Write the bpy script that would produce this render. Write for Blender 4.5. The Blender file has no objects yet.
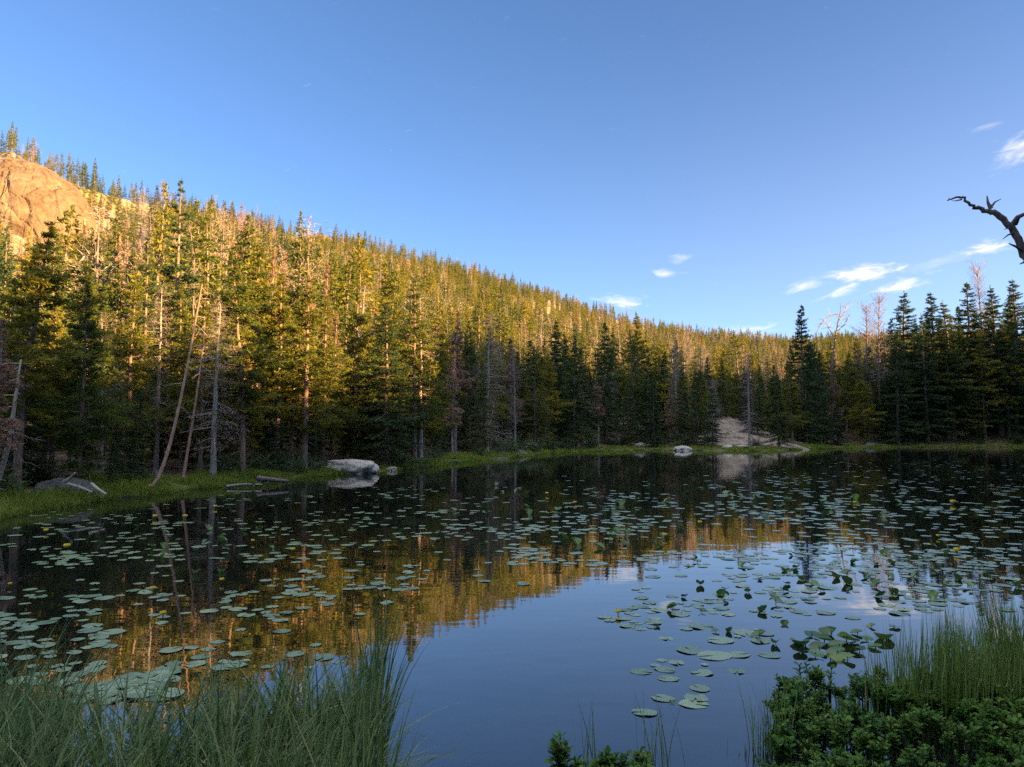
import bpy, math, random
import numpy as np
from mathutils import Vector, noise as mnoise

# ------------------------------------------------------------------ camera, sky, sun, exposure
SC = bpy.context.scene
COL = SC.collection
CH, PITCH, FPX, CX, CY = 1.8, math.radians(4.13), 740.0, 512.0, 383.5
cam_d = bpy.data.cameras.new('camera')
cam_d.sensor_width = 36.0
cam_d.lens = FPX / 1024 * 36
cam_d.clip_end = 6000
cam = bpy.data.objects.new('camera', cam_d)
cam.location = (0, 0, CH)
cam.rotation_euler = (math.radians(90) + PITCH, 0, 0)
COL.objects.link(cam)
SC.camera = cam

SUN_AZ = math.radians(114)          # clockwise from +Y: low sun to the right and a little behind the camera
SUN_EL = math.radians(12)
to_sun = Vector((math.sin(SUN_AZ) * math.cos(SUN_EL), math.cos(SUN_AZ) * math.cos(SUN_EL), math.sin(SUN_EL)))
sd = bpy.data.lights.new('sun', 'SUN')
sd.energy = 4.9
sd.angle = math.radians(0.5)
sd.color = (1.0, 0.63, 0.22)
sun = bpy.data.objects.new('sun', sd)
sun.rotation_euler = to_sun.to_track_quat('Z', 'Y').to_euler()
sun.location = (60, -20, 60)
COL.objects.link(sun)

SC.view_settings.view_transform = 'Standard'
SC.view_settings.look = 'None'
SC.view_settings.exposure = 2.52
SC.view_settings.gamma = 1
SC.render.engine = 'CYCLES'
SC.cycles.use_denoising = False
SC.cycles.max_bounces = 6
SC.cycles.diffuse_bounces = 4
SC.cycles.glossy_bounces = 3
SC.cycles.transmission_bounces = 2
SC.cycles.transparent_max_bounces = 4
SC.cycles.caustics_reflective = False
SC.cycles.sample_clamp_indirect = 4

SP, CP = math.sin(PITCH), math.cos(PITCH)


def ray(px, py):
    u, v = (px - CX) / FPX, (CY - py) / FPX
    return np.array((u, CP - v * SP, SP + v * CP))


def on_plane(px, py, z=0.0):
    d = ray(px, py)
    t = (z - CH) / d[2]
    return d[0] * t, d[1] * t


def at(px, py, Y):
    d = ray(px, py)
    return Vector((d[0] / d[1] * Y, Y, CH + d[2] / d[1] * Y))


def proj(X, Y, Z):
    X, Y, Z = np.asarray(X, float), np.asarray(Y, float), np.asarray(Z, float) - CH
    yc = Y * CP + Z * SP
    zc = -Y * SP + Z * CP
    yc = np.where(yc > .1, yc, .1)
    return CX + FPX * X / yc, CY - FPX * zc / yc


# ------------------------------------------------------------------ node helpers
def mat(name):
    m = bpy.data.materials.new(name)
    m.use_nodes = True
    m.node_tree.nodes.clear()
    return m, m.node_tree


def nd(nt, typ, **kw):
    n = nt.nodes.new(typ)
    for k, v in kw.items():
        if k.startswith('i_'):
            n.inputs[int(k[2:])].default_value = v
        else:
            setattr(n, k, v)
    return n


def math_n(nt, op, a, b=None, c=None, clamp=False):
    n = nt.nodes.new('ShaderNodeMath')
    n.operation = op
    n.use_clamp = clamp
    for i, x in enumerate((a, b, c)):
        if x is None:
            continue
        if isinstance(x, (int, float)):
            n.inputs[i].default_value = x
        else:
            nt.links.new(x, n.inputs[i])
    return n.outputs[0]


def ramp(nt, fac, stops):
    n = nt.nodes.new('ShaderNodeValToRGB')
    e = n.color_ramp.elements
    while len(e) < len(stops):
        e.new(.5)
    for el, (p, c) in zip(e, stops):
        el.position = p
        el.color = (*c, 1)
    nt.links.new(fac, n.inputs[0])
    return n.outputs[0]


def mix_col(nt, fac, a, b):
    n = nt.nodes.new('ShaderNodeMix')
    n.data_type = 'RGBA'
    for i, x in ((0, fac), (6, a), (7, b)):
        if isinstance(x, (int, float)):
            n.inputs[i].default_value = x
        elif isinstance(x, tuple):
            n.inputs[i].default_value = (*x, 1)
        else:
            nt.links.new(x, n.inputs[i])
    return n.outputs[2]


def noise_n(nt, scale, detail=4, rough=.55, vec=None, dist=0.0):
    n = nt.nodes.new('ShaderNodeTexNoise')
    n.inputs['Scale'].default_value = scale
    n.inputs['Detail'].default_value = detail
    n.inputs['Roughness'].default_value = rough
    n.inputs['Distortion'].default_value = dist
    if vec is not None:
        nt.links.new(vec, n.inputs['Vector'])
    return n.outputs[0]


def mapping(nt, src, scale=(1, 1, 1), rot=(0, 0, 0)):
    n = nt.nodes.new('ShaderNodeMapping')
    n.inputs['Scale'].default_value = scale
    n.inputs['Rotation'].default_value = rot
    nt.links.new(src, n.inputs[0])
    return n.outputs[0]


# ------------------------------------------------------------------ world: sky with a few small clouds low in the right half
world = bpy.data.worlds.new('World')
SC.world = world
world.use_nodes = True
wt = world.node_tree
wt.nodes.clear()
sky = nd(wt, 'ShaderNodeTexSky', sky_type='NISHITA', sun_disc=False)
sky.sun_elevation = SUN_EL
sky.sun_rotation = SUN_AZ
sky.altitude = 2900
sky.air_density = 1.0
sky.dust_density = 2.5
sky.ozone_density = 2.6
geo = nd(wt, 'ShaderNodeTexCoord')
gdir = geo.outputs['Generated']


def vdot(v):
    n = wt.nodes.new('ShaderNodeVectorMath')
    n.operation = 'DOT_PRODUCT'
    wt.links.new(gdir, n.inputs[0])
    n.inputs[1].default_value = v
    return n.outputs['Value']


total = None
FILL_CLOUD_COVER = .52  # base cover of the added, unseen overhead fill cloud
CLOUDS = [  # centre px, half sizes px, tilt, density, noise offset
    (864, 273, 32, 9, .08, .9, 0.0), (842, 290, 22, 5, .3, .6, 3.1), (903, 285, 26, 6, .16, .6, 5.7),
    (803, 286, 20, 6, .22, .4, 8.3), (988, 247, 20, 6, .04, .85, 11.9), (620, 301, 28, 7, -.08, .6, 14.2),
    (664, 273, 13, 5, 0, .5, 17.7), (680, 258, 12, 5, .0, .35, 21.3), (1022, 148, 24, 12, .3, .45, 24.9),
    (990, 126, 16, 3, .1, .15, 29.1), (935, 263, 30, 5, .15, .15, 33.3), (745, 330, 40, 6, .05, .35, 37.7)]
for (px, py, w, h, tilt, dens, off) in CLOUDS:
    c = Vector(ray(px, py)).normalized()
    r = c.cross(Vector((0, 0, 1))).normalized()
    u = r.cross(c).normalized()
    r, u = r * math.cos(tilt) + u * math.sin(tilt), u * math.cos(tilt) - r * math.sin(tilt)
    k = vdot(c)
    a = math_n(wt, 'DIVIDE', vdot(r * FPX), k)
    b = math_n(wt, 'DIVIDE', vdot(u * FPX), k)
    cmb = wt.nodes.new('ShaderNodeCombineXYZ')
    wt.links.new(math_n(wt, 'MULTIPLY_ADD', a, .05, off), cmb.inputs[0])
    wt.links.new(math_n(wt, 'MULTIPLY_ADD', b, .16, off), cmb.inputs[1])
    n1 = noise_n(wt, 1.0, 6, .6, cmb.outputs[0], .6)
    a2 = math_n(wt, 'POWER', math_n(wt, 'ABSOLUTE', math_n(wt, 'DIVIDE', a, w)), 2.0)
    b2 = math_n(wt, 'POWER', math_n(wt, 'ABSOLUTE', math_n(wt, 'DIVIDE', b, h)), 2.0)
    g = math_n(wt, 'EXPONENT', math_n(wt, 'MULTIPLY', math_n(wt, 'ADD', a2, b2), -1.0))
    s = math_n(wt, 'SUBTRACT', math_n(wt, 'ADD', math_n(wt, 'MULTIPLY', g, 1.0), math_n(wt, 'MULTIPLY', n1, 1.9)), 1.25)
    mr = wt.nodes.new('ShaderNodeMapRange')
    mr.interpolation_type = 'SMOOTHSTEP'
    mr.inputs[1].default_value, mr.inputs[2].default_value = .0, 1.15
    mr.inputs[3].default_value, mr.inputs[4].default_value = 0, dens
    wt.links.new(s, mr.inputs[0])
    front = math_n(wt, 'GREATER_THAN', k, .2)
    one = math_n(wt, 'MULTIPLY', mr.outputs[0], front)
    total = one if total is None else math_n(wt, 'MAXIMUM', total, one)
# invented bank of bright high cloud above the view, added to fill the shade
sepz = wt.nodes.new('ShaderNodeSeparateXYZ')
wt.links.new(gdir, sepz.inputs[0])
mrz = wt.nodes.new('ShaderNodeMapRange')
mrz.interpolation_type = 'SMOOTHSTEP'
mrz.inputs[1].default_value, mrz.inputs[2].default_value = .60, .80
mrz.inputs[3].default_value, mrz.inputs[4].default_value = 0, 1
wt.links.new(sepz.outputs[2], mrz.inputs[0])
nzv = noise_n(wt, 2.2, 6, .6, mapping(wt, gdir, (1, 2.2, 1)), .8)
high = math_n(wt, 'MULTIPLY', mrz.outputs[0], math_n(wt, 'MULTIPLY_ADD', nzv, 1.1, FILL_CLOUD_COVER, clamp=True))
SKY_STRENGTH = 0.061
cloud_col = (5.3, 4.6, 4.1)
tintn = nd(wt, 'ShaderNodeVectorMath', operation='MULTIPLY')
wt.links.new(sky.outputs[0], tintn.inputs[0])
tintn.inputs[1].default_value = (.74, .82, .91)
hz = Vector(ray(1060, 330)).normalized()
hr = hz.cross(Vector((0, 0, 1))).normalized()
hu = hr.cross(hz).normalized()
ha = math_n(wt, 'POWER', math_n(wt, 'ABSOLUTE', math_n(wt, 'MULTIPLY', vdot(hr), 1.6)), 2.0)
hb = math_n(wt, 'POWER', math_n(wt, 'ABSOLUTE', math_n(wt, 'MULTIPLY', vdot(hu), 4.0)), 2.0)
hveil = math_n(wt, 'MULTIPLY', math_n(wt, 'EXPONENT', math_n(wt, 'MULTIPLY', math_n(wt, 'ADD', ha, hb), -1.0)), math_n(wt, 'MULTIPLY', math_n(wt, 'GREATER_THAN', vdot(hz), 0.0), .11))
veil = mix_col(wt, hveil, tintn.outputs[0], (5.6, 5.0, 4.6))
fill_veil = mix_col(wt, high, veil, (4.9, 5.4, 6.1))
skycol = mix_col(wt, total, fill_veil, cloud_col)
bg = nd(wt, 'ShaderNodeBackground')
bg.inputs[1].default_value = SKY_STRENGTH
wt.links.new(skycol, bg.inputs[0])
wo = nd(wt, 'ShaderNodeOutputWorld')
wt.links.new(bg.outputs[0], wo.inputs[0])

# ------------------------------------------------------------------ numpy helpers
RNG = np.random.default_rng(11)


def smooth(a, b, x):
    t = np.clip((np.asarray(x, float) - a) / (b - a), 0, 1)
    return t * t * (3 - 2 * t)


_perm = np.random.default_rng(5).random((256, 256))


def vnoise(x, y):
    x, y = np.asarray(x, float), np.asarray(y, float)
    xi, yi = np.floor(x).astype(int), np.floor(y).astype(int)
    fx, fy = x - xi, y - yi
    fx, fy = fx * fx * (3 - 2 * fx), fy * fy * (3 - 2 * fy)
    g = lambda a, b: _perm[a & 255, b & 255]
    return (g(xi, yi) * (1 - fx) + g(xi + 1, yi) * fx) * (1 - fy) + (g(xi, yi + 1) * (1 - fx) + g(xi + 1, yi + 1) * fx) * fy


def fbm(x, y, o=4):
    s, a, t = 0, 1, 0
    for i in range(o):
        s = s + a * vnoise(np.asarray(x) * 2 ** i + 17.3 * i, np.asarray(y) * 2 ** i + 9.1 * i)
        t += a
        a *= .5
    return s / t


class MB:
    """collects vertices, triangles and quads of ONE mesh"""

    def __init__(self):
        self.v, self.f3, self.f4, self.m3, self.m4, self.t, self.n = [], [], [], [], [], [], 0

    def add(self, v, tris=None, quads=None, mi=0, tint=None):
        v = np.asarray(v, np.float32).reshape(-1, 3)
        if tris is not None and len(tris):
            tris = np.asarray(tris, np.int64) + self.n
            self.f3.append(tris)
            self.m3.append(np.full(len(tris), mi, np.int32))
        if quads is not None and len(quads):
            quads = np.asarray(quads, np.int64) + self.n
            self.f4.append(quads)
            self.m4.append(np.full(len(quads), mi, np.int32))
        self.v.append(v)
        if tint is None:
            tint = .5
        self.t.append(np.broadcast_to(np.asarray(tint, np.float32), (len(v),)))
        self.n += len(v)

    def mesh(self, name, mats, smooth_shade=True):
        me = bpy.data.meshes.new(name)
        v = np.concatenate(self.v)
        f3 = np.concatenate(self.f3) if self.f3 else np.zeros((0, 3), np.int64)
        f4 = np.concatenate(self.f4) if self.f4 else np.zeros((0, 4), np.int64)
        me.vertices.add(len(v))
        me.vertices.foreach_set('co', v.ravel())
        nl = f3.size + f4.size
        me.loops.add(nl)
        me.loops.foreach_set('vertex_index', np.concatenate([f3.ravel(), f4.ravel()]).astype(np.int32))
        npoly = len(f3) + len(f4)
        me.polygons.add(npoly)
        st = np.concatenate([np.arange(len(f3)) * 3, len(f3) * 3 + np.arange(len(f4)) * 4]).astype(np.int32)
        me.polygons.foreach_set('loop_start', st)
        mi = np.concatenate((self.m3 or [np.zeros(0, np.int32)]) + (self.m4 or [np.zeros(0, np.int32)]))
        for m in mats:
            me.materials.append(m)
        me.polygons.foreach_set('material_index', mi.astype(np.int32))
        me.polygons.foreach_set('use_smooth', np.full(npoly, smooth_shade))
        at_ = me.attributes.new('tint', 'FLOAT', 'POINT')
        at_.data.foreach_set('value', np.concatenate(self.t).astype(np.float32))
        me.update(calc_edges=True)
        return me


def tube(mb, path, radii, sides=7, mi=0, tint=.5, wob=0.0, rng=None):
    path = np.asarray(path, float)
    n = len(path)
    radii = np.asarray(radii, float)
    tan = np.gradient(path, axis=0)
    tan /= np.linalg.norm(tan, axis=1)[:, None] + 1e-9
    ref = np.array((1, 0, 0)) if abs(tan[0][0]) < .8 else np.array((0, 1, 0))
    a = np.cross(tan, ref)
    a /= np.linalg.norm(a, axis=1)[:, None] + 1e-9
    b = np.cross(tan, a)
    ang = np.arange(sides) / sides * 2 * np.pi
    rr = radii[:, None] * np.ones(sides)[None]
    if wob and rng is not None:
        rr = rr * (1 + wob * (rng.random((n, sides)) - .5))
    v = path[:, None, :] + rr[..., None] * (np.cos(ang)[None, :, None] * a[:, None, :] + np.sin(ang)[None, :, None] * b[:, None, :])
    i = np.arange(n - 1)[:, None] * sides
    j = np.arange(sides)[None]
    k = (j + 1) % sides
    q = np.stack([i + j, i + k, i + sides + k, i + sides + j], -1).reshape(-1, 4)
    mb.add(v.reshape(-1, 3), quads=q, mi=mi, tint=tint)
    tip = mb.n
    mb.add(path[-1:] + tan[-1:] * radii[-1], mi=mi, tint=tint)
    base = tip - sides
    mb.f3.append(np.array([[base + x, base + (x + 1) % sides, tip] for x in range(sides)]))
    mb.m3.append(np.full(sides, mi, np.int32))


def unit(v):
    return v / (np.linalg.norm(v, axis=-1, keepdims=True) + 1e-9)


def needles(mb, base, dirs, length, width, rng, mi=0, tint=.5):
    """narrow triangles: base Nx3, dirs Nx3 unit"""
    n = len(base)
    if not n:
        return
    side = unit(np.cross(dirs, rng.normal(size=(n, 3)))) * (np.asarray(width) * .5)[:, None]
    root = base + dirs * (np.asarray(length) * .22)[:, None]
    v = np.stack([root + side, root - side, base + dirs * np.asarray(length)[:, None]], 1).reshape(-1, 3)
    tr = np.arange(n * 3).reshape(n, 3)
    mb.add(v, tris=tr, mi=mi, tint=np.repeat(np.broadcast_to(np.asarray(tint, np.float32), (n,)), 3))


def arch_blades(mb, base, az, length, lean, width, rng, segs=6, mi=0, tint=.5, curl=1.0):
    """grass blades that bend over: all arrays of N"""
    n = len(base)
    s = np.linspace(0, 1, segs + 1)[None]
    th = lean[:, None] * (.15 + .85 * s ** 1.3 * curl)      # angle from the vertical along the blade
    ds = length[:, None] / segs
    hx = np.cumsum(np.sin(th) * ds, 1) - np.sin(th[:, :1]) * ds
    hz = np.cumsum(np.cos(th) * ds, 1) - np.cos(th[:, :1]) * ds
    c, sn = np.cos(az)[:, None], np.sin(az)[:, None]
    p = base[:, None, :] + np.stack([hx * c, hx * sn, hz], -1)
    w = width[:, None] * np.clip(1.02 - s ** 2.2, .03, 1) * .5
    tw = az + np.pi / 2 + rng.normal(size=n) * .5
    sv = np.stack([np.cos(tw), np.sin(tw), np.zeros(n)], -1)[:, None, :] * w[..., None]
    v = np.stack([p + sv, p - sv], 2).reshape(n, -1, 3)
    m = 2 * (segs + 1)
    k = np.arange(segs) * 2
    q = np.stack([k, k + 1, k + 3, k + 2], -1)[None] + (np.arange(n) * m)[:, None, None]
    mb.add(v.reshape(-1, 3), quads=q.reshape(-1, 4), mi=mi, tint=np.repeat(np.broadcast_to(np.asarray(tint, np.float32), (n,)), m))


def link(name, me, parent=None, loc=None, rot=None, scale=None):
    o = bpy.data.objects.new(name, me)
    COL.objects.link(o)
    if parent is not None:
        o.parent = parent
    if loc is not None:
        o.location = loc
    if rot is not None:
        o.rotation_euler = rot
    if scale is not None:
        o.scale = scale if hasattr(scale, '__len__') else (scale,) * 3
    return o


def tag(o, label=None, cat=None, group=None, kind=None):
    for k, v in (('label', label), ('category', cat), ('group', group), ('kind', kind)):
        if v:
            o[k] = v
    return o


def empty(name, loc, rz=0, scale=1):
    o = bpy.data.objects.new(name, None)
    o.location = loc
    o.rotation_euler = (0, 0, rz)
    o.scale = scale if hasattr(scale, '__len__') else (scale,) * 3
    o.empty_display_size = .3
    COL.objects.link(o)
    return o


# ------------------------------------------------------------------ materials
def leaf_material(name, stops, trans=.25, rough=.6, spec=0.0, obj_w=.55):
    m, nt = mat(name)
    att = nd(nt, 'ShaderNodeAttribute', attribute_name='tint')
    oi = nd(nt, 'ShaderNodeObjectInfo')
    f = math_n(nt, 'ADD', math_n(nt, 'MULTIPLY', oi.outputs['Random'], obj_w), math_n(nt, 'MULTIPLY', att.outputs['Fac'], 1 - obj_w))
    col = ramp(nt, f, stops)
    out = nd(nt, 'ShaderNodeOutputMaterial')
    if spec:
        d = nd(nt, 'ShaderNodeBsdfPrincipled')
        nt.links.new(col, d.inputs['Base Color'])
        d.inputs['Roughness'].default_value = rough
        d.inputs['Specular IOR Level'].default_value = spec
    else:
        d = nd(nt, 'ShaderNodeBsdfDiffuse')
        nt.links.new(col, d.inputs[0])
    t = nd(nt, 'ShaderNodeBsdfTranslucent')
    nt.links.new(col, t.inputs[0])
    mx = nd(nt, 'ShaderNodeMixShader')
    mx.inputs[0].default_value = trans
    nt.links.new(d.outputs[0], mx.inputs[1])
    nt.links.new(t.outputs[0], mx.inputs[2])
    nt.links.new(mx.outputs[0], out.inputs[0])
    return m


def bark_material(name, c1, c2, c3, scale=6.0):
    m, nt = mat(name)
    tc = nd(nt, 'ShaderNodeTexCoord')
    v = mapping(nt, tc.outputs['Object'], (scale, scale, scale * .25))
    n1 = noise_n(nt, 2.0, 6, .65, v)
    n2 = noise_n(nt, .8, 3, .5, tc.outputs['Object'])
    col = ramp(nt, math_n(nt, 'ADD', math_n(nt, 'MULTIPLY', n1, .7), math_n(nt, 'MULTIPLY', n2, .3)), [(.3, c1), (.5, c2), (.68, c3)])
    d = nd(nt, 'ShaderNodeBsdfPrincipled')
    d.inputs['Roughness'].default_value = .9
    d.inputs['Specular IOR Level'].default_value = .15
    nt.links.new(col, d.inputs['Base Color'])
    b = nd(nt, 'ShaderNodeBump')
    b.inputs['Strength'].default_value = .6
    b.inputs['Distance'].default_value = .03
    nt.links.new(n1, b.inputs['Height'])
    nt.links.new(b.outputs[0], d.inputs['Normal'])
    out = nd(nt, 'ShaderNodeOutputMaterial')
    nt.links.new(d.outputs[0], out.inputs[0])
    return m


M_PINE = leaf_material('pine_needles', [(.0, (.048, .080, .024)), (.4, (.130, .142, .030)), (.75, (.23, .20, .032)), (1, (.29, .225, .03))], .35)
M_SPRUCE = leaf_material('spruce_needles', [(.0, (.036, .068, .036)), (.5, (.068, .100, .042)), (1, (.16, .16, .040))], .28)
M_RUST = leaf_material('rusty_dead_needles', [(.0, (.18, .105, .075)), (.5, (.31, .185, .13)), (1, (.42, .28, .20))], .2)
M_BARK = bark_material('pine_bark', (.08, .055, .042), (.20, .135, .10), (.34, .25, .19))
M_RED = bark_material('red_pine_bark', (.11, .062, .046), (.235, .14, .105), (.37, .26, .21))
M_SNAG = bark_material('weathered_pinkish_wood', (.10, .07, .06), (.20, .145, .125), (.31, .24, .21))
M_GREY = bark_material('weathered_grey_wood', (.12, .10, .09), (.27, .225, .20), (.42, .37, .33))
M_PALE = bark_material('pale_bare_wood', (.16, .13, .11), (.30, .25, .21), (.42, .36, .31))
M_DARKWOOD = bark_material('dark_dead_wood', (.06, .045, .042), (.13, .10, .095), (.22, .17, .16))
M_TWIG = leaf_material('dead_twigs', [(.0, (.17, .125, .105)), (.5, (.29, .215, .18)), (1, (.42, .32, .27))], .0)
M_SHRUB = leaf_material('shrub_leaves', [(.0, (.035, .065, .02)), (.5, (.06, .10, .03)), (1, (.10, .14, .045))], .3, .45, .3)
M_GRASS = leaf_material('shore_grass_blades', [(.0, (.06, .09, .018)), (.4, (.15, .20, .034)), (.8, (.24, .27, .055)), (1, (.34, .27, .12))], .3, obj_w=.5)
M_SEDGE = leaf_material('sedge_blades', [(.0, (.03, .06, .016)), (.5, (.10, .155, .045)), (.85, (.23, .29, .11)), (.95, (.30, .29, .13)), (1, (.46, .37, .18))], .42, .45, .3, obj_w=.0)
M_REED = leaf_material('reed_blades', [(.0, (.06, .10, .018)), (.5, (.14, .21, .036)), (.9, (.18, .24, .06)), (1, (.36, .29, .12))], .2, .4, .35, obj_w=.0)
M_MARSH = leaf_material('marsh_leaves', [(.0, (.02, .05, .010)), (.5, (.045, .11, .016)), (.85, (.10, .18, .026)), (1, (.20, .22, .045))], .35, .45, .15, obj_w=.35)
M_STALK = leaf_material('marsh_stalks', [(.0, (.03, .045, .02)), (1, (.07, .09, .03))], .0, obj_w=.3)


def rock_material(name, c1, c2, c3, scale=1.0, bump=None):
    m, nt = mat(name)
    tc = nd(nt, 'ShaderNodeTexCoord')
    n1 = noise_n(nt, 1.1 * scale, 8, .65, tc.outputs['Object'], .5)
    n2 = noise_n(nt, 5.0 * scale, 6, .7, tc.outputs['Object'])
    vn = nd(nt, 'ShaderNodeTexVoronoi', feature='DISTANCE_TO_EDGE')
    vn.inputs['Scale'].default_value = .55 * scale
    nt.links.new(mapping(nt, tc.outputs['Object'], (1, 1, .35)), vn.inputs['Vector'])
    col = ramp(nt, math_n(nt, 'ADD', math_n(nt, 'MULTIPLY', n1, .65), math_n(nt, 'MULTIPLY', n2, .35)), [(.32, c1), (.5, c2), (.66, c3)])
    d = nd(nt, 'ShaderNodeBsdfPrincipled')
    d.inputs['Roughness'].default_value = .88
    d.inputs['Specular IOR Level'].default_value = .2
    nt.links.new(col, d.inputs['Base Color'])
    b = nd(nt, 'ShaderNodeBump')
    b.inputs['Strength'].default_value = .8
    b.inputs['Distance'].default_value = bump or .35 / scale
    h = math_n(nt, 'ADD', n1, math_n(nt, 'ADD', math_n(nt, 'MULTIPLY', n2, .4), math_n(nt, 'MULTIPLY', math_n(nt, 'MINIMUM', vn.outputs['Distance'], .08), 3.0)))
    nt.links.new(h, b.inputs['Height'])
    nt.links.new(b.outputs[0], d.inputs['Normal'])
    out = nd(nt, 'ShaderNodeOutputMaterial')
    nt.links.new(d.outputs[0], out.inputs[0])
    return m


M_DOME = rock_material('warm_granite', (.055, .034, .022), (.155, .100, .064), (.23, .16, .11), 3.0, 1.0)
M_BOULDER = rock_material('grey_granite', (.24, .20, .165), (.46, .39, .33), (.60, .52, .45), 1.6)
M_DARKROCK = rock_material('dark_granite', (.06, .055, .05), (.12, .11, .10), (.19, .175, .16), 1.4)

# ------------------------------------------------------------------ lake outline and terrain
SHORE_PX = [(0, 517), (30, 512), (60, 507), (100, 500), (140, 496), (180, 491), (215, 487), (245, 484), (275, 481), (300, 478),
            (330, 475), (355, 473), (390, 471), (420, 468), (450, 463), (480, 460), (510, 458), (545, 454), (575, 452), (610, 451),
            (650, 450), (690, 450.5), (730, 451), (770, 451), (810, 449.5), (850, 448), (900, 447.2), (960, 447), (1024, 447)]
LAKE = [on_plane(*p) for p in SHORE_PX] + [
    (97, 131), (88, 118), (75, 100), (57, 75), (42, 55), (30, 38), (21, 24), (12.0, 13.4), (10.3, 9), (9, 5), (6.5, 2.8), (3, 2.1), (-1, 1.9),
    (-5, 2.2), (-9, 4), (-12.5, 9), (-12.8, 13)]
LAKE = np.array(LAKE)
_A, _B = LAKE, np.roll(LAKE, -1, 0)


def shore_dist(X, Y):
    """signed distance to the waterline, positive on land"""
    X, Y = np.asarray(X, float).ravel(), np.asarray(Y, float).ravel()
    best = np.full(X.shape, 1e9)
    inside = np.zeros(X.shape, bool)
    for (ax, ay), (bx, by) in zip(_A, _B):
        dx, dy = bx - ax, by - ay
        t = np.clip(((X - ax) * dx + (Y - ay) * dy) / (dx * dx + dy * dy), 0, 1)
        best = np.minimum(best, np.hypot(X - ax - t * dx, Y - ay - t * dy))
        c = (ay > Y) != (by > Y)
        with np.errstate(divide='ignore', invalid='ignore'):
            xi = ax + (Y - ay) / (by - ay if by != ay else 1e-9) * dx
        inside ^= c & (X < xi)
    return np.where(inside, -best, best)


K_PX = [-300, -100, 0, 60, 110, 170, 250, 400, 540, 700, 830, 930, 1024, 1400]
K_SKY = [100, 118, 128, 160, 170, 184, 203, 238, 282, 329, 335, 336, 338, 345]
K_YC = [250, 255, 260, 270, 285, 310, 360, 480, 580, 720, 820, 900, 950, 950]
K_TREE = [11, 11, 7, 7, 11, 11, 12, 12, 12, 12, 12, 12, 12, 12]
K_Y0 = [28, 28, 28, 32, 35, 38, 44, 58, 95, 118, 135, 175, 190, 190]
K_HC = [CH + (437 - s) / FPX * y - t for s, y, t in zip(K_SKY, K_YC, K_TREE)]


MOUND = ((742 - CX) / FPX * 112, 112.0)


def ground(X, Y, s=None, want_s=False):
    shp = np.shape(X)
    X, Y = np.asarray(X, float).ravel(), np.asarray(Y, float).ravel()
    if s is None:
        s = shore_dist(X, Y)
    wob = (fbm(X * .9, Y * .9, 3) - .5) * .9 * np.clip(np.hypot(X, Y) / 30, .3, 1.6)
    s2 = s + wob
    z = np.where(s2 > 0, .28 * (1 - np.exp(-np.maximum(s2, 0) / .8)) + np.clip((s2 - 1.5) * .055, 0, 1.2), np.clip(s2 * .3, -1.2, 0))
    px = CX + FPX * X / np.maximum(Y, 8)
    hc, yc, y0 = (np.interp(px, K_PX, k) for k in (K_HC, K_YC, K_Y0))
    r = (Y - y0) / (yc - y0)
    rise = np.where(r < 1, np.clip(r, 0, 1) ** (1.15 + 1.5 * (1 - smooth(40, 190, px))), 1 - np.clip((r - 1) * .12, 0, .5))
    z = z + hc * rise * np.where(r > 0, 1, 0)
    z = z + (fbm(X * .03, Y * .03, 4) - .5) * 9 * smooth(0.02, .25, r) * (1 - .6 * smooth(.8, 1.0, r)) * smooth(-60, 20, 900 - px)
    z = z + 3.6 * smooth(0, 1, 1 - np.abs(X - MOUND[0] + (fbm(X * .12, Y * .12, 2) - .5) * 8) / 13) * smooth(103, 121, Y) * (1 - smooth(135, 170, Y))
    far_right = smooth(770, 930, px) * smooth(0, 26, s) * (Y > 60)
    z = z + far_right * 6.5
    side = smooth(2, 22, X - .76 * np.maximum(Y, 0)) * np.clip((s - 3) * .6, 0, 27) * smooth(2, 44, Y) * (1 - .5 * smooth(60, 105, Y)) * smooth(-40, -10, s + 0 * X)
    z = z + side * (1 - smooth(150, 260, Y))
    land = smooth(1, 5, s)
    z = z + land * (fbm(X * .35, Y * .35, 3) - .5) * .5
    if want_s:
        return z.reshape(shp), s.reshape(shp)
    return z.reshape(shp)


def axis(segs):
    out = []
    for a, b, st in segs:
        out += list(np.arange(a, b, st))
    return np.array(out + [segs[-1][1]])


gx = axis([(-1400, -500, 60), (-500, -200, 10), (-200, -60, 4), (-60, -22, 1.2), (-22, 14, .4), (14, 60, 1.2), (60, 130, 2), (130, 320, 8), (320, 1600, 70)])
gy = axis([(-300, -40, 20), (-40, 0, 3), (0, 46, .4), (46, 70, 1.0), (70, 155, 1.0), (155, 420, 5), (420, 900, 10), (900, 2600, 90)])
GX, GY = np.meshgrid(gx, gy, indexing='ij')
GZ, GS = ground(GX, GY, want_s=True)
nx, ny = GX.shape
ii = np.arange(nx * ny).reshape(nx, ny)
mb = MB()
mb.add(np.stack([GX, GY, GZ], -1).reshape(-1, 3), quads=np.stack([ii[:-1, :-1], ii[1:, :-1], ii[1:, 1:], ii[:-1, 1:]], -1).reshape(-1, 4), tint=GS.ravel())

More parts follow.
